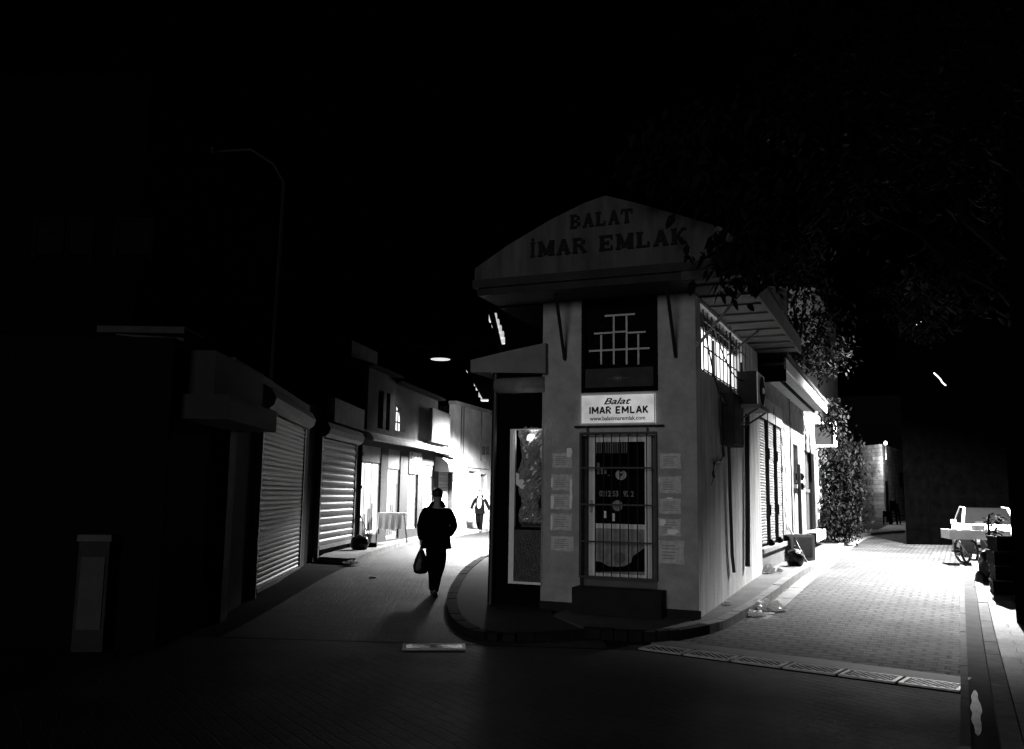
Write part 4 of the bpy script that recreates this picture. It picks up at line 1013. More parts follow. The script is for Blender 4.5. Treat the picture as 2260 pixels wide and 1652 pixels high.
# shop sign box hanging from the house
sb = thing('hanging_signboard', 'dark rectangular signboard fixed high at the right end of the lit shops', 'signboard', SHOPS.w(0, .1, 3.5), SHOPS.rz)
SBP = Plane(SHOPS.w(0, .1, 0), SHOPS.d)
a = SBP.px((1200+1095*.3632)/1.6907, (1100+1500*.3632)/1.6907); b_ = SBP.px((1200+1285*.3632)/1.6907, (1100+1375*.3632)/1.6907)
m = MB(); zb0 = SBP.px((1200+1180*.3632)/1.6907, (1100+1510*.3632)/1.6907)[1]
m.box(a[0], b_[0], .0, .14, 3.42, zb0+1.15, .01); o = m.done('panel', gm('signboard_dark', .012, .6, .4), sb); rel(o, SBP)
m = MB(); m.box(a[0]+.06, b_[0]-.06, .141, .15, 3.50, zb0+1.07); rel(m.done('face', gm('signboard_face', .02, .6, .3), sb), SBP)
sb.location = SBP.w(a[0], 0, 3.42); 
for ch in sb.children: rel(ch, SBP)

# pale end facade where the alley bends
ef = thing('pale_facade', 'brightly lit white peeling facade closing the bend of the alley', 'building', ENDW.p, ENDW.rz)
EP = lambda u, v, o=0.0: ENDW.px(u, v, o)
a = EP(1002, 895); b_ = EP(1092, 930); zt = EP(1003, 892)[1]; zt2 = EP(1085, 930)[1]
print('end facade', a, b_, zt, zt2)
e0 = a[0]; e1 = EP(1088, 1100)[0]; 
dA = (EP(1032, 1100)[0], EP(1051, 1100)[0]); dB = (EP(1060, 1100)[0], EP(1073, 1100)[0])
wz = (EP(1066, 1005)[0], EP(1072, 1005)[0], EP(1066, 1005)[1], EP(1066, 978)[1])
hl = [(dA[0], dA[1], .15, 2.6), (dB[0], dB[1], .15, 2.5)]
m = MB(); m.wall(e0, e1+12, -.3, zt, hl, .2); m.done('wall', gm('peeling_white', .50, .9, .35, 1.1, .4, 8), ef)
m = MB(); m.box(e0, e1+12, -5, -.21, -.3, zt-.05); m.done('rear_rooms', near_black, ef)
for a_, c2, z0_, z1_ in hl:
    m = MB(); m.box(a_, c2, -.16, -.12, z0_, z1_)
    for f in (.08, .55): m.box(a_+.12*(c2-a_), a_+.88*(c2-a_), -.12, -.10, z0_+(z1_-z0_)*f, z0_+(z1_-z0_)*(f+.36))
    m.done('door', gm('grey_door', .30, .7, .2), ef)
for uu in (1067, 1076):
    a_ = EP(uu-3, 1003); c2 = EP(uu+3, 985); m = MB(); m.box(a_[0], c2[0], .0, .03, a_[1], c2[1]); m.done('window', gm('small_pane', .07, .5, .2), ef)
m = MB(); m.box(e0-.1, e1+12, -.2, .15, zt+.002, zt+.14); m.done('cornice', gm('cornice', .30, .9, .3), ef)
for uu in (1018, 1023, 1062):
    a_ = EP(uu, 940, .03); m = MB(); m.tube([(a_[0], .04, zt), (a_[0]+.02, .04, 3.2 if uu < 1050 else 2.7)], .03, 6); m.done('downpipe', gm('grey_pipe', .12, .6, .3), ef)
m = MB(); m.box(dA[0]-.4, dB[1]+.3, 0, .06, 2.75, 3.1); m.done('shop_sign', gm('grey_signband', .4, .7, .2), ef)

# pendant lamp over the alley
q = D(972, 792, 28.0)
pl_ = thing('pendant_lamp', 'round pendant street lamp hanging high over the alley', 'street lamp', (q.x, q.y, q.z))
m = MB(); m.lathe((0, 0, 0), [(.02, .30), (.10, .27), (.12, .12), (.36, .03), (.37, .0), (.35, .0)], 24); m.done('shade', near_black, pl_, True)
m = MB(); m.lathe((0, 0, -.012), [(.01, 0), (.31, .0), (.31, .01)], 24); m.done('bulb', em('pendant_glow', .7), pl_)
wire('cable', sag((-6.2, 28.3, 7.2), (q.x, q.y, q.z+.3), .1), .012, 'suspension cable from the left roofs to the pendant lamp')

# ================================================================== right hand shops
SH2 = Plane((4.98, 18.2), (0.446, 1.0))
PP = lambda u, v, o=0.0: SH2.px(u, v, o)
LX = 15.3
hb = thing('shuttered_shop', 'low shop beside the office with folding slatted shutters and tiled eave', 'building', SH2.p, SH2.rz)
XR = lambda X, Y, o=0.0: PP(1478.7+.3222*X, 887.2+.3222*Y, o)
s_of = lambda X, Y=600: XR(X, Y)[0]
b1 = (s_of(583), s_of(772))
wn2 = (s_of(845, 430), s_of(878, 430)); dr2 = (s_of(928, 600), s_of(992, 600))
zh = 4.33
shz0 = XR(670, 1040)[1]+.02; 
hw2 = (wn2[0], wn2[1], XR(860, 565)[1], XR(860, 290)[1]); hd2 = (dr2[0], dr2[1], XR(960, 880)[1], XR(960, 345)[1])
print('right shop', b1, shz0, hw2, hd2, 'end', s_of(1015), s_of(1090))
SE = s_of(1008)
wall2 = gm('mottled_wall', .13, .9, .55, 3.2, .8, 9, spec=.1)
holes2 = [(b1[0]+.05, b1[1], .55, 3.6), hw2, hd2]
m = MB(); m.wall(.02, SE, -.4, zh, holes2, .25); m.done('wall', wall2, hb)
m = MB(); m.box(.02, SE, -4.2, -.26, -.3, zh); m.done('rear_rooms', near_black, hb)
# folding shutter leaves
for (xa, xb) in ((585, 660), (668, 717), (724, 768)):
    a_, c2 = s_of(xa), s_of(xb); m = MB(); shutter(m, a_+.02, c2-.02, .62, 3.35, -.02, .062, .016); leaf = m.done('shutter_leaf', gm('shutter_leaf', .12, .5, .15, 5, .1), hb)
    m = MB(); m.box(a_-.03, a_+.02, -.04, .05, .58, 3.6); m.done('leaf_post', dark_wood, leaf)
    for z in (1.35, 2.6): 
        m = MB(); m.box(a_-.06, a_+.05, .051, .07, z-.12, z+.12, .008); m.done('hinge', near_black, leaf)
m = MB(); m.box(b1[0]+.02, b1[1]+.02, .0, .035, 3.36, 3.85)
m.done('transom', gm('transom_paint', .20, .8, .2), hb)
for f in (.2, .62):
    m = MB(); s_ = b1[0]+(b1[1]-b1[0])*f; m.prism([(s_, 3.60), (s_+.12, 3.48), (s_+.24, 3.60), (s_+.12, 3.76)], .036, .045); m.done('diamond', dark_wood, hb)
m = MB(); m.box(b1[0]-.02, b1[1]+.05, .0, .16, .48, .58, .01); m.done('sill', gm('sill_stone', .15, .8, .3), hb)
m = MB(); m.box(b1[0]-.1, b1[1]+.1, .001, .10, -.3, .479); m.done('plinth', gm('plinth_stone', .10, .9, .4, 5, .5), hb)
for i in range(3):
    s_ = s_of((650, 712, 755)[i]); m = MB(); m.lathe((s_, .13, .60), [(.05, 0), (.06, .05), (.03, .09)], 10); m.box(s_-.03, s_+.03, .06, .14, .585, .72); m.done('padlock', near_black, hb)
m = MB(); m.box(hw2[0]+.01, hw2[1]-.01, -.12, -.08, hw2[2], hw2[3]); 
m.done('window', gm('small_window', .14, .6, .3), hb)
m = MB()
for k in range(6): s_ = hw2[0]+(hw2[1]-hw2[0])*(k+.5)/6; m.box(s_-.012, s_+.012, -.07, -.05, hw2[2], hw2[3])
m.done('window_bars', black_iron, hb)
m = MB(); m.box(hw2[0]-.1, hw2[1]+.1, 0, .1, hw2[2]-.1, hw2[2]-.002); m.done('window_sill', white_paint, hb)
m = MB(); m.box(hd2[0]-.12, hd2[1]+.12, 0, .3, hd2[2]-.3, hd2[2]-.002); m.done('door_step', white_paint, hb)
m = MB(); m.box(hd2[0]+.01, hd2[1]-.01, -.14, -.1, hd2[2], hd2[3]); m.done('door', gm('slat_door', .10, .6, .3), hb)
m = MB()
for k in range(8): s_ = hd2[0]+(hd2[1]-hd2[0])*(k+.5)/8; m.box(s_-.02, s_+.02, -.099, -.07, hd2[2], hd2[3])
z = (hd2[2]+hd2[3])/2; m.box(hd2[0], hd2[1], -.069, -.05, z-.05, z+.05)
m.done('door_slats', gm('slats', .05, .6, .3), hb)
# round dark stones in the mottled wall
m = MB(); r3 = random.Random(11)
for k in range(16):
    s_ = b1[1]+.12 + r3.choice([0, .38, .5])*1.0 + r3.uniform(0, .1); z = .9+(k % 8)*.36 + r3.uniform(-.05, .05)
    if s_ > hw2[0]-.12: continue
    m.lathe((s_, .0, z), [(.10+r3.uniform(-.02, .03), 0), (.085, .018), (.03, .022)], 10, 'O')
m.done('wall_stones', gm('stone_dark', .13, .9, .4, 10, .5), hb)
# lit strip corner column
m = MB(); m.box(SE+.001, SE+.28, -.3, .04, -.3, 3.3); m.done('corner_column', white_paint, hb)
# eave: soffit, fascia, scalloped tiles
m = MB(); m.box(-.05, 10.1, .0, .66, zh-.02, zh+.04); m.done('soffit', gm('soffit_plaster', .26, .85, .2, 3, .3), hb)
m = MB(); m.box(-.05, 10.1, .66, .70, zh-.10, zh+.14); m.done('fascia', white_paint, hb)
m = MB(); m.prof([(.71, zh+.143), (.71, zh+.17), (-2.0, zh+.95), (-4.2, zh+.2), (-4.2, zh+.143)], -.1, 10.15); m.done('roof', roof_dark, hb)
m = MB()
for k in range(60): s_ = -.05+k*.17; m.tube([(s_+.08, .74, zh+.195), (s_+.08, -.1, zh+.44)], .055, 6)
m.done('roof_tiles', gm('roof_tile', .05, .85, .4, 8, .3), hb)
m = MB(); m.box(-.05, .0, -1, .70, zh-.35, zh+.142); m.box(.0, 10.0, .30, .36, zh-.08, zh-.021); m.done('end_board', near_black, hb)

# wall shield of dark upper boards under the eave, and box lantern sign
lanp = SH2
ls_ = pth('box_sign', 'white framed projecting box sign at the far end of the shop eave', 'sign', SH2, None, 11.6, .1, 3.28)
m = MB(); m.box(-.04, .14, .0, .75, .0, .07); m.box(-.04, .14, .0, .75, .75, .82); m.box(-.04, .14, .0, .08, .07, .75); m.box(-.04, .14, .66, .75, .07, .75); m.done('frame', white_paint, ls_)
m = MB(); m.box(.0, .1, .08, .66, .07, .75); m.done('panel', gm('sign_pane', .012, .4, .3), ls_)
# pedestrian sign post with boxes
p_ = XR(897, 970, .9)
q = D(1768, 1210, 24.6); q.z = .12
sp = thing('signal_post', 'black post with two small black signal boxes on the pavement', 'signal post', (q.x, q.y, q.z), SH2.rz)
hpx = (1203-1010)/1950*q.y
m = MB(); m.tube([(0, 0, 0), (0, 0, hpx)], .05, 10); m.done('post', black_iron, sp)
for f in (.72, .83):
    m = MB(); m.box(.06, .22, -.1, .1, hpx*f-.02, hpx*f+.17, .01); bx_ = m.done('signal_box', near_black, sp)
    m = MB(); m.lathe((.14, .101, hpx*f+.08), [(.05, 0), (.05, .03), (.03, .03)], 12, 'O'); m.done('hood', black_iron, bx_)
m = MB(); m.lathe((0, 0, 0), [(.12, 0), (.12, .02), (.06, .04)], 12); m.done('base_plate', black_iron, sp)
# things on the pavement
q = G(1755, 1248, .12)
bg = thing('black_bag', 'slumped black rubbish bag on the pavement beside the broom', 'bag', (q.x, q.y, q.z), SH2.rz)
b = bmesh.new(); bmesh.ops.create_icosphere(b, subdivisions=3, radius=.2)
for v in b.verts:
    v.co.z = max(v.co.z*1.1 + .16, 0); v.co.x *= 1.05; v.co += Vector((rnd.uniform(-.012, .012), rnd.uniform(-.012, .012), rnd.uniform(-.006, .006)))
m = MB(); m.b.free(); m.b = b; m.done('sack', gm('bin_bag', .004, .35, .3, 8, .5, 20, spec=.25), bg)
m = MB(); m.tube([(0, 0, .34), (.02, 0, .42), (.08, .0, .44)], .03, 7, .012); m.done('knot', gm('bin_bag', .01), bg)
q = G(1786, 1252, .0); q_t = D(1741, 1163, G(1770, 1236, .12).y+.1)
br = thing('broom', 'long dark broom leaning across the kerb by the shuttered shop', 'broom', (q.x, q.y, q.z+.02))
m = MB(); v_ = q_t - Vector(br.location); m.tube([(0, 0, 0), (v_.x, -v_.y, v_.z)], .018, 7); m.done('handle', dark_wood, br)
m = MB(); m.box(-.10, .06, -.03, .03, -.02, .06, .01); m.done('head', near_black, br)
q = G(1775, 1240, .12)
cr_ = thing('open_crate', 'square pale crate leaning open behind the black bag', 'crate', (q.x+.15, q.y+.5, q.z), SH2.rz+R(-60))
m = MB(); m.wall(-.3, .3, 0, .62, [(-.24, .24, .06, .56)], .04, 0); m.box(-.3, .3, -.35, -.31, 0, .62); m.box(-.3, -.27, -.309, -.041, 0, .62); m.box(.27, .3, -.309, -.041, 0, .62); m.done('frame', gm('crate_wood', .25, .8, .3), cr_)
m = MB(); m.box(-.235, .235, -.10, -.08, .065, .555); m.done('panel', gm('crate_panel', .10, .8, .3), cr_)
q = G(1787, 1215, .12)
kx_ = thing('small_black_box', 'small black box on a stub at the foot of the signal post', 'box', (q.x+.1, q.y, q.z), SH2.rz)
m = MB(); m.box(-.03, .03, -.03, .03, 0, .2); m.done('stub', black_iron, kx_); m = MB(); m.box(-.14, .14, -.1, .1, .2, .5, .01); m.done('case', near_black, kx_)
# plastic bags on the road
def litter(u, v, w, h, label, seed, dz=0.01):
    q = G(u, v, dz); r2 = random.Random(seed); b = bmesh.new(); bmesh.ops.create_icosphere(b, subdivisions=4, radius=1)
    ph = [(r2.uniform(1, 5), r2.uniform(1, 5), r2.uniform(0, 6)) for _ in range(6)]
    for vt in b.verts:
        n = vt.co.copy(); k = 1
        for (a_, c2, e_) in ph: k += .13*math.sin(n.x*a_*2+e_)*math.cos(n.y*c_f(c2)+n.z*3+e_)
        vt.co = Vector((n.x*w*k, n.y*w*.7*k, max(0, n.z*k*h + h*.25))) + Vector((r2.uniform(-.01, .01), r2.uniform(-.01, .01), 0))
    m = MB(); m.b.free(); m.b = b; o = m.done('plastic_bag', plastic_bag); o.location = q
    return setp(o, label, 'plastic bag', None)
c_f = lambda c: c*2.2
litter(1689, 1345, .27, .10, 'larger crumpled white plastic bag lying in the street gutter', 2)
litter(1662, 1358, .17, .06, 'smaller torn white plastic bag beside the larger one', 5)
litter(1697, 1263, .11, .12, 'pale crumpled plastic bag on the pavement below the folding shutters', 8, .13)
litter(1605, 1332, .06, .03, 'tiny scrap of plastic on the pavement at the stained wall', 9, .13)
litter(1720, 1262, .06, .05, 'little dark-edged wrapper on the pavement near the black bag', 12, .13)
litter(822, 1275, .07, .015, 'thin white scrap lying on the dark alley paving', 14, .01)
litter(776, 1243, .16, .05, 'pale torn plastic wrapped over the start of the left kerb', 15, .05)

# tall house behind the low shop roof
th = body('tall_house', 'tall plastered house rising behind the shop roof and leaves', [(5.0, 31.2), (10.9, 31.2), (14.5, 39), (5.0, 39)], 9.2, gm('tall_wall', .22, .95, .25, 1.2, .4))
TP = Plane((5.0, 31.2), (1, 0))
# mid house with small lit window
mh = body('rear_house', 'dark rear house with one small lit window above the shop roof', [(5.2, 23.5), (7.6, 24.0), (8.0, 30.5), (4.0, 30.5)], 7.4, gm('rear_wall', .05, .95, .3, 2, .4))
MP = Plane((5.2, 23.5), (2.4, .5))
a = MP.px(1699, 731, .0); b_ = MP.px(1723, 703, .0)
m = MB(); m.box(a[0], b_[0], .0, .02, a[1], b_[1]); rel(m.done('window', em('dim_window', .16, .5), mh), MP)
m = MB(); mid = (a[0]+b_[0])/2; m.box(mid-.015, mid+.015, .021, .04, a[1], b_[1]); m.box(a[0]-.06, b_[0]+.06, .0, .045, a[1]-.06, a[1]-.001); m.box(a[0]-.06, b_[0]+.06, .0, .045, b_[1]+.001, b_[1]+.06); m.box(a[0]-.06, a[0]-.001, .0, .044, a[1], b_[1]); m.box(b_[0]+.001, b_[0]+.06, .0, .044, a[1], b_[1]); rel(m.done('window_frame', dark_wood, mh), MP)

# black building at right edge
q = G(2272, 1378, .12)
rbk = body('black_shopfront', 'black unlit building edge along the right side of the street', [(q.x, q.y), (q.x+1.6, q.y-3.3), (q.x+6, q.y-3.3), (q.x+14, q.y+14), (q.x+7.5, q.y+9.5), (q.x+.5, q.y+.4)], 7.0, flat_black)
m = MB(); m.box(-.12, .0, -.1, .1, -.4, 3.4)
m.done('door_post', flat_black, rbk)

# stone tower down the street
TY = 68.0
a = D(1903, 1140, TY); b_ = D(1953, 1140, TY-3); c2 = D(2002, 1140, TY+6)
tw = body('stone_tower', 'old stone block wall lit at its corner far down the street', [(a.x, a.y), (b_.x, b_.y), (c2.x, c2.y), (c2.x-3, c2.y+6), (a.x, a.y+8)], D(1953, 985, TY).z,
          paver('stone_blocks', .26, .55, .30, mortar=.02, contrast=.35, dark=.5), cat='tower')
m_t = MATS['stone_blocks']
# upright block pattern: swap axes so courses run level
for nd in m_t.node_tree.nodes:
    if nd.type == 'MAPPING': nd.inputs['Rotation'].default_value = (R(90), 0, 0)
m = MB(); dd = D(1952, 1135, TY-3.05); base = Vector(tw.location)
tp = Plane((a.x, a.y), (b_.x-a.x, b_.y-a.y)); tp2 = Plane((b_.x, b_.y), (c2.x-b_.x, c2.y-b_.y))
e = tp2.px(1956, 1135)[0]; m.box(e, e+.9, 0, .05, .0, 3.0); rel(m.done('doorway', near_black, tw), tp2)
m = MB(); e = tp2.px(1984, 1050)[0]; m.box(e, e+1.0, 0, .05, D(1985, 1070, TY).z, D(1985, 1040, TY).z); rel(m.done('window', near_black, tw), tp2)
q = D(1954.5, 977, TY-3.4)
wlp = thing('wall_lamp', 'small bright wall lamp on top of the stone tower corner', 'lamp', q)
m = MB(); m.lathe((0, 0, 0), [(.04, -.14), (.12, -.06), (.12, .06), (.04, .14)], 12); m.done('globe', em('tower_lamp', 4), wlp)
m = MB(); m.tube([(0, 0, -.2), (0, 0, -1.2)], .05, 6); m.done('bracket', black_iron, wlp)
for i, (u, hgt) in enumerate(((2009, 24), (2021, 24), (2029, 26), (2037, 27))):
    q = D(u, 1148, 62); q.z = H(62); h_ = hgt/1950*62
    bo = thing('bollard', ['leftmost pale street bollard left of the lit lantern', 'second pale bollard, just right of the lantern', 'third pale bollard right of the lantern', 'rightmost pale bollard far down the street'][i], 'bollard', q, 0, 'pale bollards far down the street')
    m = MB(); m.tube([(-.13, 0, 0), (-.13, 0, h_), (.13, 0, h_), (.13, 0, 0)], .05, 6); m.done('hoop', white_paint, bo)
q = D(2013, 1130, 61); ln = thing('path_lantern', 'small glowing lantern on a short post among the bollards', 'lantern', (q.x+.0, q.y, 0))
m = MB(); m.tube([(0, 0, 0), (0, 0, .65)], .07, 6); m.done('post', white_paint, ln)
m = MB(); m.lathe((0, 0, .66), [(.1, 0), (.2, .15), (.2, .4), (.08, .5)], 10); m.done('globe', em('lantern_glow', 3), ln)
for i, (u, h_) in enumerate(((1957, .9), (1974, 1.6), (1984, 1.4), (1966, 1.2))):
    q = D(u, 1148, 60); pp_ = thing('stacked_chair', ['low dark folded chair leftmost at the tower foot', 'tallest dark folded chair leaning at the tower foot', 'dark leaning chair rightmost at the tower foot', 'dark folded chair second from left at the tower foot'][i], 'chair', (q.x, q.y, 0), R(20*i), 'dark chairs leaning by the tower')
    m = MB(); m.tube([(-.2, 0, 0), (-.1, -.2, h_)], .05, 5); m.tube([(.2, 0, 0), (.3, -.2, h_)], .05, 5); m.done('frame', near_black, pp_)
    m = MB(); m.prism([(-.2, h_*.55), (.3, h_*.55), (.32, h_*.98), (-.12, h_*.98)], -.2, -.12); m.done('backrest', near_black, pp_)
    m = MB(); m.box(-.25, .25, -.1, .3, h_*.42, h_*.46); m.done('seat', near_black, pp_)

# street far end buildings, nearly black
fw_ = None
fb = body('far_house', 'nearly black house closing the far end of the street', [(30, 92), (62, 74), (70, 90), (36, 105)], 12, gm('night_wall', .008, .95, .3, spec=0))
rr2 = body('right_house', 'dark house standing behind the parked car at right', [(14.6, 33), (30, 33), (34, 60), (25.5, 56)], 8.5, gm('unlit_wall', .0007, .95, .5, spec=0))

# ================================================================== trees and leaves
def leaves(n, centers, spread, size, seed, mat, name, parent, droop=.5):
    r2 = random.Random(seed); V = []; F = []
    for i in range(n):
        c = r2.choice(centers); sp_ = spread
        p = Vector(c) + Vector((r2.gauss(0, sp_), r2.gauss(0, sp_), r2.gauss(0, sp_*.7)))
        L_ = size*r2.uniform(.6, 1.3); W_ = L_*.42
        th_ = r2.uniform(0, 6.28); d = Vector((math.cos(th_), math.sin(th_), -droop*r2.uniform(.2, 1.8))).normalized()
        sd = d.cross(Vector((r2.uniform(-.6, .6), r2.uniform(-.6, .6), 1))).normalized(); up = sd.cross(d)
        k = len(V)
        V += [p, p+d*L_*.35+sd*W_*.5+up*W_*.12, p+d*L_, p+d*L_*.35-sd*W_*.5+up*W_*.12, p+d*L_*.75+sd*W_*.33, p+d*L_*.75-sd*W_*.33]
        F += [(k, k+1, k+4, k+2), (k, k+2, k+5, k+3)]
    me = bpy.data.meshes.new(name); me.from_pydata(V, [], F); me.materials.append(mat)
    o = bpy.data.objects.new(name, me); col.objects.link(o); o.parent = parent; return o
def limb(m, a, b, r0, r1, wob=.15, n=6):
    a, b = Vector(a), Vector(b); P = []
    for i in range(n+1):
        t = i/n; p = a.lerp(b, t)
        if 0 < i < n: p += Vector((rnd.uniform(-wob, wob), rnd.uniform(-wob, wob), rnd.uniform(-wob, wob)*.6))
        P.append((p.x, -p.y, p.z))
    m.tube(P, r0, 7, r1)
tb = Vector((9.4, 13.6, H(13.6)))
tr = thing('plane_tree', 'large dark leafy tree overhanging the street from the right edge', 'tree', tb)
m = MB(); limb(m, (0, 0, 0), (-.2, .3, 4.2), .28, .2)
ends = []
for (tx, ty, tz) in ((-3.2, 11.0, 6.6), (4.4, 12.2, 7.4), (-1.5, 14.5, 8.5), (-2.6, 17.5, 8.0), (-.4, 12.5, 9), (-4.0, 13.0, 8.2), (1.2, 17.5, 8.8)):
    if tx == 4.4: tx, ty = -2.0, 12.0
    e_ = Vector((tx, ty-tb.y, tz)); limb(m, (-.2, .3, 4.2), e_, .15, .035, .18); ends.append(e_)
m.done('trunk', barkm, tr)
cs = []
r4 = random.Random(21)
for e_ in ends:
    for _ in range(7): cs.append(e_ + Vector((r4.uniform(-1.3, 1.3), r4.uniform(-1.3, 1.3), r4.uniform(-.7, 1.5))))
# clusters hanging over the gable, where the photo shows faint leaves
for (u, v, y) in ((1440, 360, 11.2), (1490, 300, 11.3), (1530, 380, 11.0), (1600, 440, 11.6), (1660, 400, 11.4), (1640, 560, 11.3), (1680, 480, 11.4), (1610, 530, 11.2), (1665, 600, 11.3), (1590, 590, 11.3), (1700, 560, 11.6), (1560, 250, 11.6), (1700, 300, 11.8), (1540, 380, 11.2), (1450, 300, 11.5)):
    p = D(u, v, y); cs.append(p - tb)
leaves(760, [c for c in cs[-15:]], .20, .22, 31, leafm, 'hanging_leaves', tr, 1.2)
def proj(p):
    l = CR.transposed() @ (Vector(p) - CAM); return (PW/2 + FPX*l.x/-l.z, PH/2 - FPX*l.y/-l.z)
for (u, v, y) in ((2120, 610, 16.5), (2140, 590, 17), (2100, 600, 17), (2125, 640, 16), (2150, 630, 16), (2110, 580, 18), (2090, 630, 18), (2120, 620, 20)): cs.insert(0, D(u, v, y) - tb)
# the branches stop short of the office gable
keep = []
for c in cs[:-15]:
    pu, pv = proj(c + tb)
    if pu < 1720 and pv > 330: continue
    if pu < 1480: continue
    keep.append(c)
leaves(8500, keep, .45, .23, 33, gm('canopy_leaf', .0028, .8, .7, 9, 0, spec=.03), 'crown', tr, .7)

t2b = Vector((8.6, 22.6+4.6, .1))
t2 = thing('roof_tree', 'leafy tree growing behind the low shop roof against the lit wall', 'tree', t2b)
m = MB(); limb(m, (0, 0, 0), (-.5, -1.0, 4.6), .16, .1); cs2 = []
for (u, v, y) in ((1745, 590, 24), (1790, 640, 25), (1760, 700, 25.5), (1800, 740, 26), (1720, 770, 24), (1815, 800, 26.5), (1775, 790, 25.5), (1700, 750, 23.2), (1780, 560, 24.5), (1820, 700, 26), (1730, 640, 24.3), (1740, 780, 24.8), (1838, 780, 27)):
    e_ = D(u, v, y) - t2b; limb(m, (-.5, -1.0, 4.6), e_, .06, .02, .12); cs2.append(e_)
m.done('trunk', barkm, t2); leaves(3600, cs2, .33, .17, 41, leafm, 'crown', t2, .8)
# creeping vine over the fascia end and ivy wall
vb = SH2.w(10.3, .55, 4.25)
vn = thing('eave_vine', 'dark clump of vine hanging from the far end of the bright eave', 'vine', vb)
cs3 = [D(u, v, vb.y) - vb for (u, v) in ((1840, 905), (1836, 925), (1848, 915), (1832, 940), (1845, 945), (1838, 895))]
leaves(520, cs3, .16, .14, 51, leafm, 'foliage', vn, 1.0)
m = MB(); limb(m, (0, 0, -.5), (-.1, .1, .2), .03, .015, .05); m.done('stem', barkm, vn)
ivb = SH2.w(13.2, .35, .12)
iv = thing('ivy_wall', 'dense ivy growing down the wall beyond the bright corner column', 'ivy', ivb)
cs4 = []
r5 = random.Random(5)
for _ in range(60):
    u = r5.uniform(1822, 1876); v = r5.uniform(975, 1175); u2 = u + (v-975)*.0
    cs4.append(D(u, v, 31.0 + r5.uniform(-.4, .6)) - ivb)
leaves(5200, cs4, .28, .16, 53, gm('ivy_leaf', .005, .6, .6, 9, 0, spec=.06), 'foliage', iv, 1.1)
m = MB(); m.box(-1.2, 3.2, -.7, -.35, -.3, 3.2)
gw = m.done('garden_wall', near_black, iv); gw.rotation_euler = (0, 0, SH2.rz)
q = G(1828, 1178, .12)
fg = thing('potted_plant', 'leafy pot plant standing on the kerb at the foot of the ivy', 'plant', (q.x, q.y, q.z))
m = MB(); m.lathe((0, 0, 0), [(.14, 0), (.2, .3), (.2, .32)], 12); m.done('pot', conc_dark, fg)
leaves(160, [Vector((0, 0, .5)), Vector((.1, 0, .7))], .15, .15, 55, MATS['ivy_leaf'], 'foliage', fg, .2)
# far lamp seen through the leaves, far lit window and tube
q = D(2030, 716, 33); fl = thing('street_lamp', 'distant street lamp glinting through leaves far down the street', 'street lamp', (q.x, q.y, 0))
m = MB(); m.tube([(0, 0, 0), (0, 0, q.z+.1)], .05, 6); m.done('pole', gm('unlit_wall', .0007), fl)
m = MB(); m.lathe((0, 0, q.z), [(.05, -.12), (.2, -.03), (.15, .06), (.05, .14)], 12); m.done('globe', em('far_lamp', 8), fl)
q = D(2075, 838, 32.3); tl = thing('tube_light', 'thin bent glowing tube light high on a dark far wall', 'tube light', q)
m = MB(); m.tube([(-.22, 0, .26), (-.1, 0, .15), (.0, 0, .04), (.08, 0, -.1), (.2, 0, -.2)], .022, 6); m.done('tube', em('tube_glow', 3), tl)
# leaves round the street lamp
t3b = Vector((19.5, 37.0, 0)); t3 = thing('lamp_tree', 'dark tree whose leaves half hide the street lamp', 'tree', t3b)
m = MB(); limb(m, (0, 0, 0), (-.3, -.5, 7.5), .2, .12); cs5 = []
for (u, v, y) in ((1990, 690, 23), (2030, 690, 22.8), (2060, 680, 23.3), (2010, 660, 23), (2080, 660, 25), (2120, 620, 26), (2060, 600, 24.5), (2140, 680, 26), (2032, 712, 22.8), (2100, 600, 25), (2180, 640, 26), (1950, 640, 24), (2016, 640, 22.8)):
    e_ = D(u, v, y + 7.5) - t3b; limb(m, (-.3, -.5, 7.5), e_, .05, .02, .12); cs5.append(e_)
m.done('trunk', barkm, t3)
for (u, v, y) in ((2040, 705, 30), (2022, 725, 30), (2045, 735, 30), (2010, 712, 30)): cs5.append(D(u, v, y) - t3b)
leaves(3000, cs5, .26, .17, 61, MATS['canopy_leaf'], 'crown', t3, .8)

# ================================================================== street lamps (the light that makes the picture)
LP = Vector((12.9, 25.4, 8.0))
slp = thing('street_lamp', 'lit street lamp on a bracket arm among leaves over the street', 'street lamp', (16.4, 26.0, 0))
m = MB(); m.tube([(0, 0, 0), (0, 0, 8.2)], .09, 8, .06); m.done('pole', flat_black, slp)
m = MB(); m.tube([(0, 0, 8.15), (LP.x-16.4+.2, -(LP.y-26.0), 8.2)], .035, 7); m.done('arm', flat_black, slp)
m = MB(); m.lathe((LP.x-16.4, -(LP.y-26.0), 8.0), [(.02, .28), (.16, .2), (.30, .03), (.30, .0)], 18); m.done('shade', near_black, slp)
m = MB(); m.lathe((LP.x-16.4, -(LP.y-26.0), 7.93), [(.03, 0), (.10, .03), (.11, .07), (.05, .12)], 12); m.done('bulb', em('street_bulb', 30), slp)
l1 = light('street_lamp_light', 'SPOT', (LP.x, LP.y, 7.85), 50000, spot_size=R(137), spot_blend=.5, shadow_soft_size=.09)
l1b = light('street_lamp_glow', 'POINT', (LP.x-.35, LP.y+.2, 7.8), 150, shadow_soft_size=.1)
l2 = light('alley_lamp_light', 'SPOT', (-.33, 33.4, 4.7), 24000, spot_size=R(157), spot_blend=.35, shadow_soft_size=.45)
al = thing('wall_lamp', 'lit wall lamp round the alley bend behind the kiosk', 'lamp', (-.33, 33.4, 4.82))
m = MB(); m.lathe((0, 0, 0), [(.02, .12), (.12, .08), (.2, .02), (.2, 0)], 14); m.done('shade', near_black, al)
m = MB(); m.tube([(0, 0, .1), (.35, 0, .3)], .02, 6); m.done('bracket', black_iron, al)
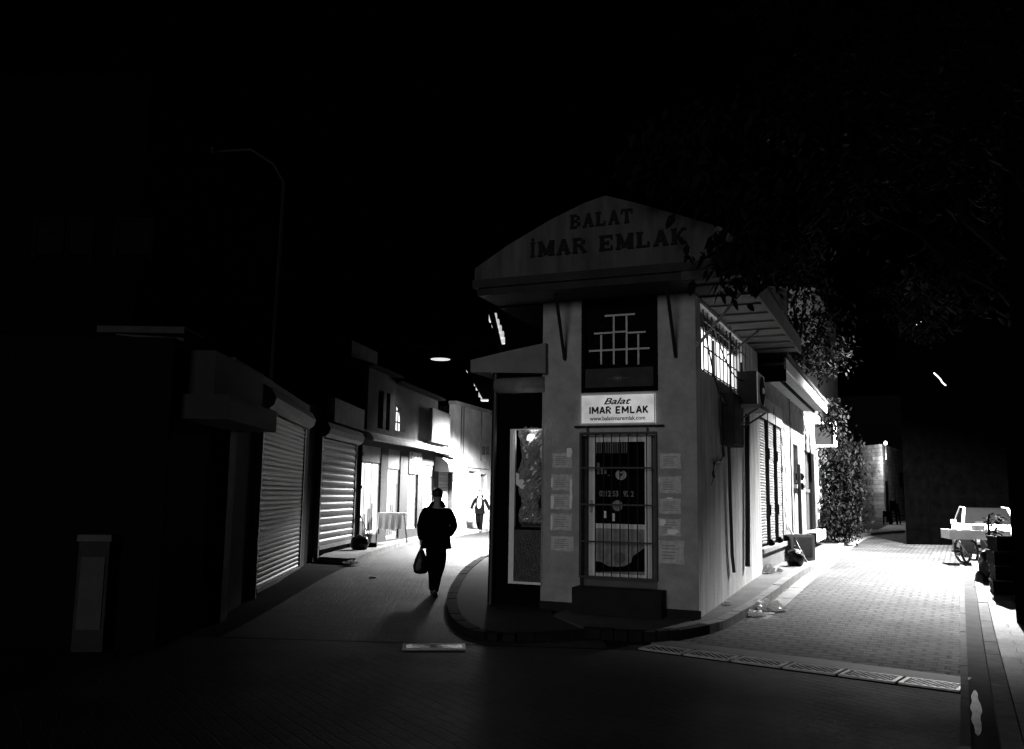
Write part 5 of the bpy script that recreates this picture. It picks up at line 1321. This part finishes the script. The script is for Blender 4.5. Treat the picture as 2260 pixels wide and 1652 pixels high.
l2b = light('alley_lamp_glow', 'POINT', (-.5, 33.4, 4.5), 200, shadow_soft_size=.5)
l3 = light('pendant_lamp_light', 'SPOT', Vector(pl_.location)-Vector((0, 0, .03)), 350, spot_size=R(120), spot_blend=.6, shadow_soft_size=.2)
l4 = light('tower_lamp_light', 'POINT', D(1948, 1010, TY-4.0), 1300, shadow_soft_size=.2)

# ================================================================== vehicles and cart
def wheel(parent, c, r, w, axis, name='wheel', spokes=0):
    m = MB(); m.lathe(c, [(r-.08 if not spokes else r-.035, -w/2), (r, -w/2+.01), (r, w/2-.01), (r-.08 if not spokes else r-.035, w/2)], 28, axis)
    if spokes:
        m.b.free(); m = MB(); n = 28; rr = .028
        ring = []
        for k in range(n):
            a_ = 2*math.pi*k/n; rg = []
            for j in range(8):
                b2 = 2*math.pi*j/8; q_ = r - .03 + rr*1.2*math.cos(b2); h_ = rr*math.sin(b2)
                v = (c[0]+h_, -c[1]+q_*math.cos(a_), c[2]+q_*math.sin(a_)) if axis == 'X' else (c[0]+q_*math.cos(a_), -c[1]+h_, c[2]+q_*math.sin(a_))
                rg.append(m.b.verts.new(v))
            ring.append(rg)
        for k in range(n):
            for j in range(8): m.b.faces.new((ring[k][j], ring[(k+1) % n][j], ring[(k+1) % n][(j+1) % 8], ring[k][(j+1) % 8]))
    t = m.done('tyre' if not spokes else name, rubber, parent, True)
    if spokes:
        m = MB()
        for k in range(spokes):
            a_ = 2*math.pi*k/spokes; e_ = (r-.05)
            pt = (c[0], c[1]+e_*math.cos(a_), c[2]+e_*math.sin(a_)) if axis == 'X' else (c[0]+e_*math.cos(a_), c[1], c[2]+e_*math.sin(a_))
            m.tube([c, pt], .004, 5)
        m.done('spokes', gm('chrome', .5, .3, .2, metallic=.9), t)
        m = MB(); m.lathe(c, [(.02, -.04), (.03, -.03), (.03, .03), (.02, .04)], 10, axis); m.done('hub', iron, t)
    return t
q = G(2143, 1247)
ct = thing('handcart', 'flat white street vendor handcart on two spoked wheels with canvas skirt', 'handcart', (q.x+.12, q.y, q.z), R(-14))
sc_ = q.y/1950
wl_ = (2205-2084)*sc_
x0c = (2084-2143)*sc_+.12; x1c = (2208-2143)*sc_; zt0 = (1247-1190)*sc_; zt1 = (1247-1172)*sc_
m = MB(); m.box(x0c, x1c, -.75, .15, zt0, zt0+.05); m.box(x0c, x1c, .15, .19, zt0-.02, zt1); m.box(x0c, x1c, -.79, -.75, zt0-.02, zt1); m.box(x0c-.04, x0c, -.79, .19, zt0-.02, zt1); m.box(x1c, x1c+.04, -.79, .19, zt0-.02, zt1); m.done('tray', white_paint, ct)
for (wx, wy) in ((-.13, .0), (-.17, .46)):
    w_ = wheel(ct, (0, 0, 0), .345, .04, 'X', spokes=14); w_.location = (wx, wy, .345); w_.rotation_euler = (0, 0, R(24))
m = MB(); m.tube([(-.13, .0, .345), (-.17, -.46, .345)], .015, 6); m.tube([(.1, -.27, .345), (.1, -.27, zt0)], .02, 6); m.done('axle', iron, ct)
m = MB(); zb = .27
for i in range(10):
    t0 = i/10; t1 = (i+1)/10; xx0 = x0c+.2; xx1 = xx0+.78; w = lambda t: .02*math.sin(t*23)
    if .38 < t0 < .55: continue
    m.quad([(xx0+(xx1-xx0)*t0+.12*(1-t0), .13+w(t0), zb+.03*math.sin(t0*9)), (xx0+(xx1-xx0)*t1+.12*(1-t1), .13+w(t1), zb+.03*math.sin(t1*9)), (xx0+(xx1-xx0)*t1, .12, zt0-.02), (xx0+(xx1-xx0)*t0, .12, zt0-.02)])
o = m.done('canvas_skirt', cloth_grey, ct); s = o.modifiers.new('s', 'SOLIDIFY'); s.thickness = .01
for p_, r_c in (([(x0c+.12, .17, zt0), (x0c+.38, .17, zb-.02)], .014), ([(x0c+.72, .17, zt0), (x0c+1.0, .17, zb-.04)], .014), ([(x1c-.05, .1, zt0), (x1c-.02, .1, .0)], .02)):
    m = MB(); m.tube(p_, r_c, 6); m.done('leg', gm('cart_steel', .35, .5, .2, metallic=.5), ct)
bk = thing('bucket', 'pale round bucket standing on the handcart tray', 'bucket', ct.matrix_basis @ Vector((.16, .35, zt0+.052)))
bk.location = Vector(ct.location) + Matrix.Rotation(R(-14), 3, 'Z') @ Vector((.15, .20, zt0+.052))
m = MB(); m.lathe((0, 0, 0), [(.12, 0), (.16, .26), (.165, .27), (.15, .27), (.11, .02)], 22); m.done('pail', gm('bucket_plastic', .30, .5, .15), bk)
m = MB(); m.tube([(-.16, 0, .25), (-.1, .1, .36), (.1, .1, .36), (.16, 0, .25)], .006, 5); m.done('handle', iron, bk)
ex = thing('cloth_bundle', 'rumpled white cloth bundle on the left of the handcart tray', 'cloth', Vector(ct.location) + Matrix.Rotation(R(-14), 3, 'Z') @ Vector((-.22, .3, zt0+.052)))
b = bmesh.new(); bmesh.ops.create_icosphere(b, subdivisions=4, radius=1)
for vt in b.verts:
    n = vt.co.copy(); k = 1+.16*math.sin(n.x*5+n.z*4)*math.cos(n.y*6)+.06*math.sin(n.z*17+n.x*9); vt.co = Vector((n.x*.19*k, n.y*.22*k, max(0, n.z*.09*k+.06)))
m = MB(); m.b.free(); m.b = b; m.done('bundle', cloth_white, ex, True)
# white car behind the cart, nose toward us
q = D(2172, 1200, 25.6)
car = thing('parked_car', 'white car parked nose-on behind the handcart with dark windscreen', 'car', (q.x+.15, 25.3, 0), R(-22))
b = bmesh.new()
def sec(y, pts): return [b.verts.new((x, y, z)) for x, z in pts]
def ring(y, w, zlo, zmid, zhi, wt): return sec(y, [(-w*.92, zlo), (-w, zlo+.15), (-w, zmid), (-wt, zhi), (0, zhi+.03), (wt, zhi), (w, zmid), (w, zlo+.15), (w*.92, zlo)])
rs_ = [ring(-.05, .62, .28, .50, .62, .52), ring(.05, .78, .22, .62, .74, .66), ring(.5, .82, .2, .74, .86, .72), ring(1.05, .83, .2, .82, .93, .74), ring(2.2, .83, .2, .84, .93, .74), ring(3.4, .83, .2, .84, .95, .74), ring(3.9, .76, .28, .8, .88, .66)]
for i in range(len(rs_)-1):
    for k in range(8): b.faces.new((rs_[i][k], rs_[i][k+1], rs_[i+1][k+1], rs_[i+1][k]))
    b.faces.new((rs_[i][8], rs_[i][0], rs_[i+1][0], rs_[i+1][8]))
b.faces.new(rs_[0]); b.faces.new(rs_[-1][::-1])
m = MB(); m.b.free(); m.b = b; bod = m.done('body', gm('car_white', .75, .3, .05, 3, 0, spec=.6), car, True)
b = bmesh.new()
cr1 = [[(-.70, 1.06, .95), (.70, 1.06, .95), (.58, 1.75, 1.40), (-.58, 1.75, 1.40)], [(-.72, 3.5, .96), (.72, 3.5, .96), (.58, 3.0, 1.42), (-.58, 3.0, 1.42)]]
v1 = [b.verts.new(p) for p in cr1[0]]; v2 = [b.verts.new(p) for p in cr1[1]]
b.faces.new(v1); b.faces.new(v2[::-1])
for k in range(4): b.faces.new((v1[k], v2[k], v2[(k+1) % 4], v1[(k+1) % 4]))
m = MB(); m.b.free(); m.b = b; m.done('cabin', gm('cabin_black', .002, .5, .3, spec=.03), car)
for sx in (-1, 1):
    m = MB(); m.tube([(sx*.70, -1.04, .93), (sx*.585, -1.74, 1.41)], .04, 7); m.tube([(sx*.585, -1.74, 1.41), (sx*.585, -3.0, 1.43), (sx*.72, -3.5, .96)], .03, 7); m.done('pillar', MATS['car_white'], car)
    m = MB(); m.lathe((sx*.50, -.015, .60), [(.02, .09), (.12, .05), (.14, .0), (.14, -.08)], 16, 'O'); hl_ = m.done('headlight', gm('headlight_glass', .18, .15, .2, spec=.8), car); 
    for vt in hl_.data.vertices: vt.co.x = sx*.5 + (vt.co.x-sx*.5)*1.35
    m = MB(); m.box(sx*.86, sx*1.02, -1.2, -1.08, .92, 1.06, .02); m.done('mirror', MATS['car_white'], car)
m = MB(); m.lathe((0, 0, 0), [(.02, 0), (.02, 0.01)], 6); m.b.free(); m = MB(); m.box(-.28, .28, .04, .062, .52, .56); m.box(-.5, .5, .04, .062, .30, .40); m.done('grille', near_black, car)
m = MB(); m.box(-.22, .22, .063, .075, .40, .50); m.done('number_plate', off_white, car)
for (x_, y_) in ((-.74, .75), (.74, .75), (-.74, 3.1), (.74, 3.1)):
    w_ = wheel(car, (x_, -y_, .29), .29, .18, 'X')
    m = MB(); m.lathe((x_, -y_, .29), [(.18, -.092), (.18, .092)], 16, 'X'); m.done('rim', iron, w_)

# stack of dark crates and clutter in front of the black building
def crate(x, y, z, rz, w, d, h, label, mat=near_black):
    t = thing('plastic_crate', label, 'crate', (x, y, z), rz, 'dark crates stacked by the right wall')
    m = MB(); t_ = .02
    m.box(-w/2, w/2, -d/2, -d/2+t_, 0, h); m.box(-w/2, w/2, d/2-t_, d/2, 0, h); m.box(-w/2, -w/2+t_, -d/2+t_, d/2-t_, 0, h); m.box(w/2-t_, w/2, -d/2+t_, d/2-t_, 0, h); m.box(-w/2+t_, w/2-t_, -d/2+t_, d/2-t_, 0, .02)
    for k in range(3): m.box(-w/2-.012, w/2+.012, -d/2-.012, d/2+.012, h*(.12+.36*k), h*(.12+.36*k)+.018)
    m.done('shell', gm('crate_plastic', .002, .6, .3, 8, .05, spec=.02), t)
    m = MB(); m.box(-w/2-.014, w/2+.014, -d/2-.014, -d/2+.012, h-.02, h+.006); m.box(-w/2-.014, w/2+.014, d/2-.012, d/2+.014, h-.02, h+.006); m.done('rim', gm('crate_rim', .02, .3, .3), t)
q = G(2205, 1312, .13)
for k in range(4):
    crate(q.x+.27+.03*(k % 2), q.y+.15, q.z+.245*k, R(-20+5*k), .55, .38, .235, ['bottom dark crate of the stack by the right wall', 'second dark crate from the bottom of the right stack', 'third dark crate up in the right stack', 'topmost dark crate of the stack by the right wall'][k])
q = G(2182, 1285, .13)
bn_ = thing('black_sack', 'tall black sack slumped against the crate stack at right', 'sack', (q.x+.17, q.y+.2, q.z))
b = bmesh.new(); bmesh.ops.create_icosphere(b, subdivisions=4, radius=1)
for vt in b.verts:
    n = vt.co.copy(); k = 1+.1*math.sin(n.x*4+n.z*7)*math.cos(n.y*5); vt.co = Vector((n.x*.22*k, n.y*.2*k, max(0, n.z*.34*k+.30)))
m = MB(); m.b.free(); m.b = b; m.done('bag', gm('bin_bag', .01), bn_, True)
m = MB(); m.tube([(0, 0, .6), (.03, 0, .70), (.09, 0, .72)], .035, 7, .02); m.done('knot', gm('bin_bag', .01), bn_)
q = G(2157, 1297, .0)
bl_ = thing('stone_bollard', 'squat black stone bollard on the kerb before the sack', 'bollard', (q.x+.08, q.y, q.z))
m = MB(); m.lathe((0, 0, 0), [(.10, 0), (.11, .1), (.10, .24), (.06, .32), (.0101, .34)], 14); m.done('post', black_iron, bl_)
m = MB(); m.lathe((0, 0, -.005), [(.14, 0), (.14, .03), (.12, .04)], 14); m.done('base', conc_dark, bl_)
q = G(2215, 1262, .13)
sk = thing('shrub', 'small dark shrub leaning over the crates beside the handcart', 'shrub', (q.x+.2, q.y+.8, q.z))
m = MB(); limb(m, (0, 0, 0), (0, 0, 1.2), .04, .02, .05); m.done('stem', barkm, sk); leaves(150, [Vector((.1, 0, 1.0)), Vector((.2, 0, 1.15)), Vector((.1, 0, .8))], .10, .12, 71, leafm, 'foliage', sk, .3)

# ================================================================== clutter on the alley pavement
q = G(862, 1199, .13)
tbw = thing('cloth_covered_table', 'small folding table draped with white cloth before the lit shops', 'table', (q.x, q.y+.2, q.z), R(4))
k = q.y/1950; W = 66*k
m = MB(); m.box(-W/2, W/2, -.5, 0, .98*.86, 1.02*.86); m.done('tabletop', white_paint, tbw)
m = MB(); n = 18
for i in range(n):
    s0 = -W/2+W*.82*i/n; s1 = -W/2+W*.82*(i+1)/n; w = lambda i: .03*math.sin(i*1.4); zb = lambda i: .40+.03*math.sin(i*.9)
    m.quad([(s0, .03+w(i), zb(i)), (s1, .03+w(i+1), zb(i+1)), (s1, .01, .88), (s0, .01, .88)])
m.quad([(-W/2, .012, .885), (W/2, .012, .885), (W/2, -.51, .885), (-W/2, -.51, .885)])
o = m.done('cloth', cloth_white, tbw); s = o.modifiers.new('s', 'SOLIDIFY'); s.thickness = .008
for (x_, dx) in ((-W/2+.05, -.05), (W/2-.12, .12)):
    for o_ in (-.03, -.47):
        m = MB(); m.tube([(x_, o_, .84), (x_+dx, o_, 0)], .014, 6); m.done('leg', gm('table_steel', .4, .4, .2, metallic=.5), tbw)
def scrap(name, u, v, dims, label, cat, mat, dz=.13, seed=1):
    q = G(u, v, dz); b = bmesh.new(); bmesh.ops.create_icosphere(b, subdivisions=3, radius=1); r2 = random.Random(seed)
    for vt in b.verts:
        n = vt.co.copy(); kk_ = 1+.15*math.sin(n.x*5+seed)*math.cos(n.y*4+n.z*6); vt.co = Vector((n.x*dims[0]*kk_, n.y*dims[1]*kk_, max(0, n.z*dims[2]*kk_+dims[2]*.8)))
    m = MB(); m.b.free(); m.b = b; o = m.done(name, mat, None, True); o.location = (q.x, q.y, q.z); return setp(o, label, cat)
binm = gm('bin_bag', .01)
scrap('rubbish_bag', 886, 1184, (.30, .18, .09), 'flat black rubbish bag on the pavement under the white table', 'bag', binm, seed=3)
scrap('rubbish_bag', 853, 1190, (.10, .10, .14), 'little dark sack between the table legs', 'bag', binm, seed=4)
scrap('rubbish_bag', 915, 1174, (.20, .18, .30), 'tall dark sack beside the third lit shop', 'bag', binm, seed=6)
scrap('rubbish_bag', 793, 1212, (.24, .2, .20), 'dark bundle at the foot of the shutter pillar beside the broom', 'bag', binm, seed=8)
q = G(820, 1207, .13)
b2 = thing('broom', 'thin broom leaning by the drainpipe of the lit shops', 'broom', (q.x, q.y, q.z))
qt = D(793, 1130, q.y+.3); v_ = qt-Vector(b2.location)
m = MB(); m.tube([(0, 0, 0.08), (v_.x, -v_.y, v_.z)], .014, 6); m.done('handle', dark_wood, b2)
m = MB(); m.box(-.22, .14, -.05, .05, 0, .12, .02); m.done('head', near_black, b2)
dpx = thing('drain_pipe', 'dark drainpipe between the roller shutter and the first lit shop', 'pipe', AL2.w(r2[1]+.33, .14, 0))
q = Vector(dpx.location)
m = MB(); m.tube([(0, 0, .1), (0, 0, 3.3)], .055, 8); m.done('pipe', pv_, dpx)
m = MB(); 
for z in (.9, 1.7, 2.6): m.lathe((0, 0, z), [(.07, 0), (.085, .02), (.085, .08), (.07, .1)], 10)
m.done('collar', pv_, dpx)

# ================================================================== people
def person(label, loc, rz, height, pose, clothes, parts=True):
    t = thing('person', label, 'person', loc, rz)
    S = height/1.75
    V = lambda x, y, z: (x*S, y*S, z*S)
    pz = .92
    # joints (x right, y forward, z up)
    hipL, hipR = (-.10, 0, .90), (.10, 0, .90)
    P = pose
    verts, edges, rad = [], [], []
    def add(p, r, prev=None):
        verts.append(V(*p)); rad.append((r[0]*S, r[1]*S) if isinstance(r, tuple) else r*S); i = len(verts)-1
        if prev is not None: edges.append((prev, i))
        return i
    pel = add((0, 0, .96), (.15, .11))
    wst = add((0, .01, 1.12), (.14, .10), pel); chs = add((0, .0, 1.30), (.165, .115), wst); nb = add((0, -.01, 1.45), (.10, .08), chs)
    nk = add((0, .0, 1.52), .058, nb); h1 = add((0, .015, 1.60), (.082, .094), nk); h2 = add((0, .02, 1.68), (.092, .106), h1); h3 = add((0, .01, 1.735), (.062, .072), h2)
    for s, k in ((-1, 'L'), (1, 'R')):
        sh_ = add((s*.19, 0, 1.42), .062, nb if False else chs); el = add(P['el'+k], .044, sh_); wr = add(P['wr'+k], .030, el)
        d = (Vector(P['wr'+k])-Vector(P['el'+k])).normalized(); fw = Vector(P.get('hand'+k, tuple(d))).normalized()
        hd = add(tuple(Vector(P['wr'+k])+fw*.06), (.036, .022), wr)
        side = fw.cross(Vector((1, 0, 0))); side = side.normalized() if side.length > .1 else Vector((0, 1, 0))
        curl = Vector((-s*.35, 0, 0))
        for j in range(4):
            b0 = Vector(P['wr'+k])+fw*.09+side*(j-1.5)*.019; L_ = (.070, .080, .076, .058)[j]
            f1 = add(tuple(b0), .010, hd); f2 = add(tuple(b0+(fw+curl*.5).normalized()*L_*.55), .0085, f1); add(tuple(b0+(fw+curl*.5).normalized()*L_*.55+(fw+curl*1.6).normalized()*L_*.45), .007, f2)
        th = Vector(P['wr'+k])+fw*.035+side*.034; t1 = add(tuple(th), .011, hd); add(tuple(th+(fw+side*.6).normalized()*.05), .009, t1)
        hp = add((s*.10, 0, .90), .095, pel); kn = add(P['kn'+k], .058, hp); an = add(P['an'+k], .038, kn)
        A = Vector(P['an'+k]); fd = Vector(P.get('foot'+k, (0, 1, -.05))).normalized()
        he = add(tuple(A+Vector((0, -.03, -.05))), .033, an); add(tuple(A+fd*.12+Vector((0, 0, -.055))), (.036, .024), he if False else an)
    body_ = skin_body('body', verts, edges, rad, skin_m, t, 1)
    # jacket
    verts, edges, rad = [], [], []
    jw = clothes.get('jw', 1.0)
    a_ = add((0, 0, .84), (.225*jw, .15)); b2 = add((0, 0, .98), (.235*jw, .16), a_); c_ = add((0, .0, 1.16), (.235*jw, .16), b2); d_ = add((0, -.01, 1.33), (.235*jw, .15), c_); e_ = add((0, -.015, 1.45), (.16, .11), d_); add((0, -.015, 1.565), .088, e_)
    for s, k in ((-1, 'L'), (1, 'R')):
        sh_ = add((s*.20*jw, -.01, 1.40), .088, d_); m1 = add(tuple((Vector((s*.2, 0, 1.42))+Vector(P['el'+k]))/2), .076, sh_); el = add(P['el'+k], .072, m1); wr = add(tuple(Vector(P['el'+k]).lerp(Vector(P['wr'+k]), .95)), .060, el)
    jk = skin_body('jacket', verts, edges, rad, clothes['jacket'], t, 2, 1)
    # trousers
    verts, edges, rad = [], [], []
    a_ = add((0, 0, 1.0), (.15, .115)); b2 = add((0, 0, .90), (.16, .125), a_)
    for s, k in ((-1, 'L'), (1, 'R')):
        hp = add((s*.09, .0, .80), .125, b2); md = add(tuple(Vector((s*.09, 0, .84)).lerp(Vector(P['kn'+k]), .55)), .112, hp); kn = add(P['kn'+k], .09, md); sh_ = add(tuple(Vector(P['kn'+k]).lerp(Vector(P['an'+k]), .5)), .070, kn); add(tuple(Vector(P['an'+k])+Vector((0, 0, -.045))), .066, sh_)
    skin_body('trousers', verts, edges, rad, clothes['trousers'], t, 2, 1)
    for s, k in ((-1, 'L'), (1, 'R')):
        A = Vector(P['an'+k]); fd = Vector(P.get('foot'+k, (0, 1, -.05))).normalized(); verts, edges, rad = [], [], []
        a_ = add(tuple(A+Vector((0, -.06, -.045))), (.042, .042)); b2 = add(tuple(A+fd*.06+Vector((0, 0, -.045))), (.048, .04), a_); add(tuple(A+fd*.17+Vector((0, 0, -.06))), (.044, .028), b2)
        skin_body('shoe', verts, edges, rad, gm('shoe_leather', .01, .5, .2), t, 1)
    # head details
    def ell(c, r, name, mat, par, seg=14, cut=None):
        b = bmesh.new(); bmesh.ops.create_uvsphere(b, u_segments=seg*2, v_segments=seg, radius=1)
        if cut: bmesh.ops.delete(b, geom=[v for v in b.verts if cut(v.co)], context='VERTS')
        for v in b.verts: v.co = Vector((c[0]+v.co.x*r[0], c[1]+v.co.y*r[1], c[2]+v.co.z*r[2]))*S
        m = MB(); m.b.free(); m.b = b; return m.done(name, mat, par, True)
    for s in (-1, 1):
        ell((s*.080, .0, 1.655), (.010, .022, .032), 'ear', skin_m, body_)
        ell((s*.031, .098, 1.668), (.013, .008, .008), 'eye', gm('eye', .02, .3, .1), body_)
    ell((0, .112, 1.645), (.014, .018, .026), 'nose', skin_m, body_); ell((0, .100, 1.605), (.025, .008, .007), 'mouth', gm('lips', .12, .6, .1), body_)
    hr = ell((0, -.002, 1.685), (.088, .104, .090), 'hair', hair_m, body_, 14, lambda c: (c.y > .35 and c.z < .45) or c.z < -.72)
    r6 = random.Random(3)
    for v in hr.data.vertices: v.co += Vector((r6.uniform(-.004, .004), r6.uniform(-.004, .004), r6.uniform(-.004, .004)))
    return t, S
blk = cloth_black
q = G(962, 1315, 0.006)
pose1 = dict(elL=(-.27, -.03, 1.13), wrL=(-.26, .04, .88), elR=(.31, -.10, 1.14), wrR=(.20, .08, .98), handR=(-.6, .4, -.5),
             knL=(-.075, .10, .49), anL=(-.045, .02, .10), knR=(.065, .06, .47), anR=(.035, -.28, .13), footR=(0, 1, -.6), handL=(0, .1, -1))
man, S1 = person('man seen from behind in a dark jacket walking into the alley with a bag', (q.x-.02, q.y+.05, q.z), R(-4), 1.77, pose1, dict(jacket=blk, trousers=blk, jw=1.06))
def carried_bag(man, S, wr, rz, label, h=.36, w=.13, mat=None, d=.09):
    w_ = Vector(man.location) + Matrix.Rotation(rz, 3, 'Z') @ (Vector(wr)*S)
    t = thing('carrier_bag', label, 'bag', w_ - Vector((0, 0, h+.10)), rz+R(8))
    b = bmesh.new(); bmesh.ops.create_icosphere(b, subdivisions=4, radius=1)
    for vt in b.verts:
        n = vt.co.copy(); t_ = (n.z+1)/2; wid = (.35+.75*math.sin(math.pi*min(1, (1-t_)*.62+.02))) if t_ > .0 else 1
        wid = 1.0-.72*t_**1.3; k = 1+.07*math.sin(n.x*6+n.z*5)*math.cos(n.y*7+n.z*9)
        rr = math.hypot(n.x, n.y); f = (rr**.5)/max(rr, 1e-4)
        vt.co = Vector((n.x*f*w*wid*k, n.y*f*d*wid*k, t_*h))
    m = MB(); m.b.free(); m.b = b; m.done('sack', mat or binm, t, True)
    m = MB(); m.tube([(-.025, 0, h-.02), (-.01, 0, h+.07), (.01, 0, h+.07), (.025, 0, h-.02)], .009, 6); m.done('handle', mat or binm, t)
carried_bag(man, S1, (-.26, .05, .86), R(-4), 'full dark carrier bag hanging from the left hand of the man from behind', .42, .155)
q = D(1058, 1166, 37.5); q.z = .006
pose2 = dict(elR=(.30, -.05, 1.15), wrR=(.36, .12, .95), elL=(-.30, -.10, 1.16), wrL=(-.44, -.02, .93), knL=(-.08, .12, .50), anL=(-.06, .02, .11), knR=(.08, .02, .48), anR=(.05, -.25, .14), footR=(0, 1, -.6))
white_m = gm('white_shirt', .35, .9, .08, 8, .2, 40)
man2, S2 = person('man in open dark jacket and white shirt walking toward us up the bright alley', (q.x, q.y, q.z), R(172), 1.75, pose2, dict(jacket=cloth_black, trousers=cloth_black, jw=.98))
b = bmesh.new(); bmesh.ops.create_uvsphere(b, u_segments=20, v_segments=14, radius=1)
for v in b.verts: v.co = Vector((v.co.x*.105+.01, .085+v.co.y*.085, 1.20+v.co.z*.27))*S2
m = MB(); m.b.free(); m.b = b; m.done('shirt', white_m, man2, True)
carried_bag(man2, S2, (.36, .12, .93), R(172), 'grey shopping bag in the hand of the approaching man', .40, .17, gm('grey_bag', .22, .5, .2))

print('objects', len(bpy.data.objects))
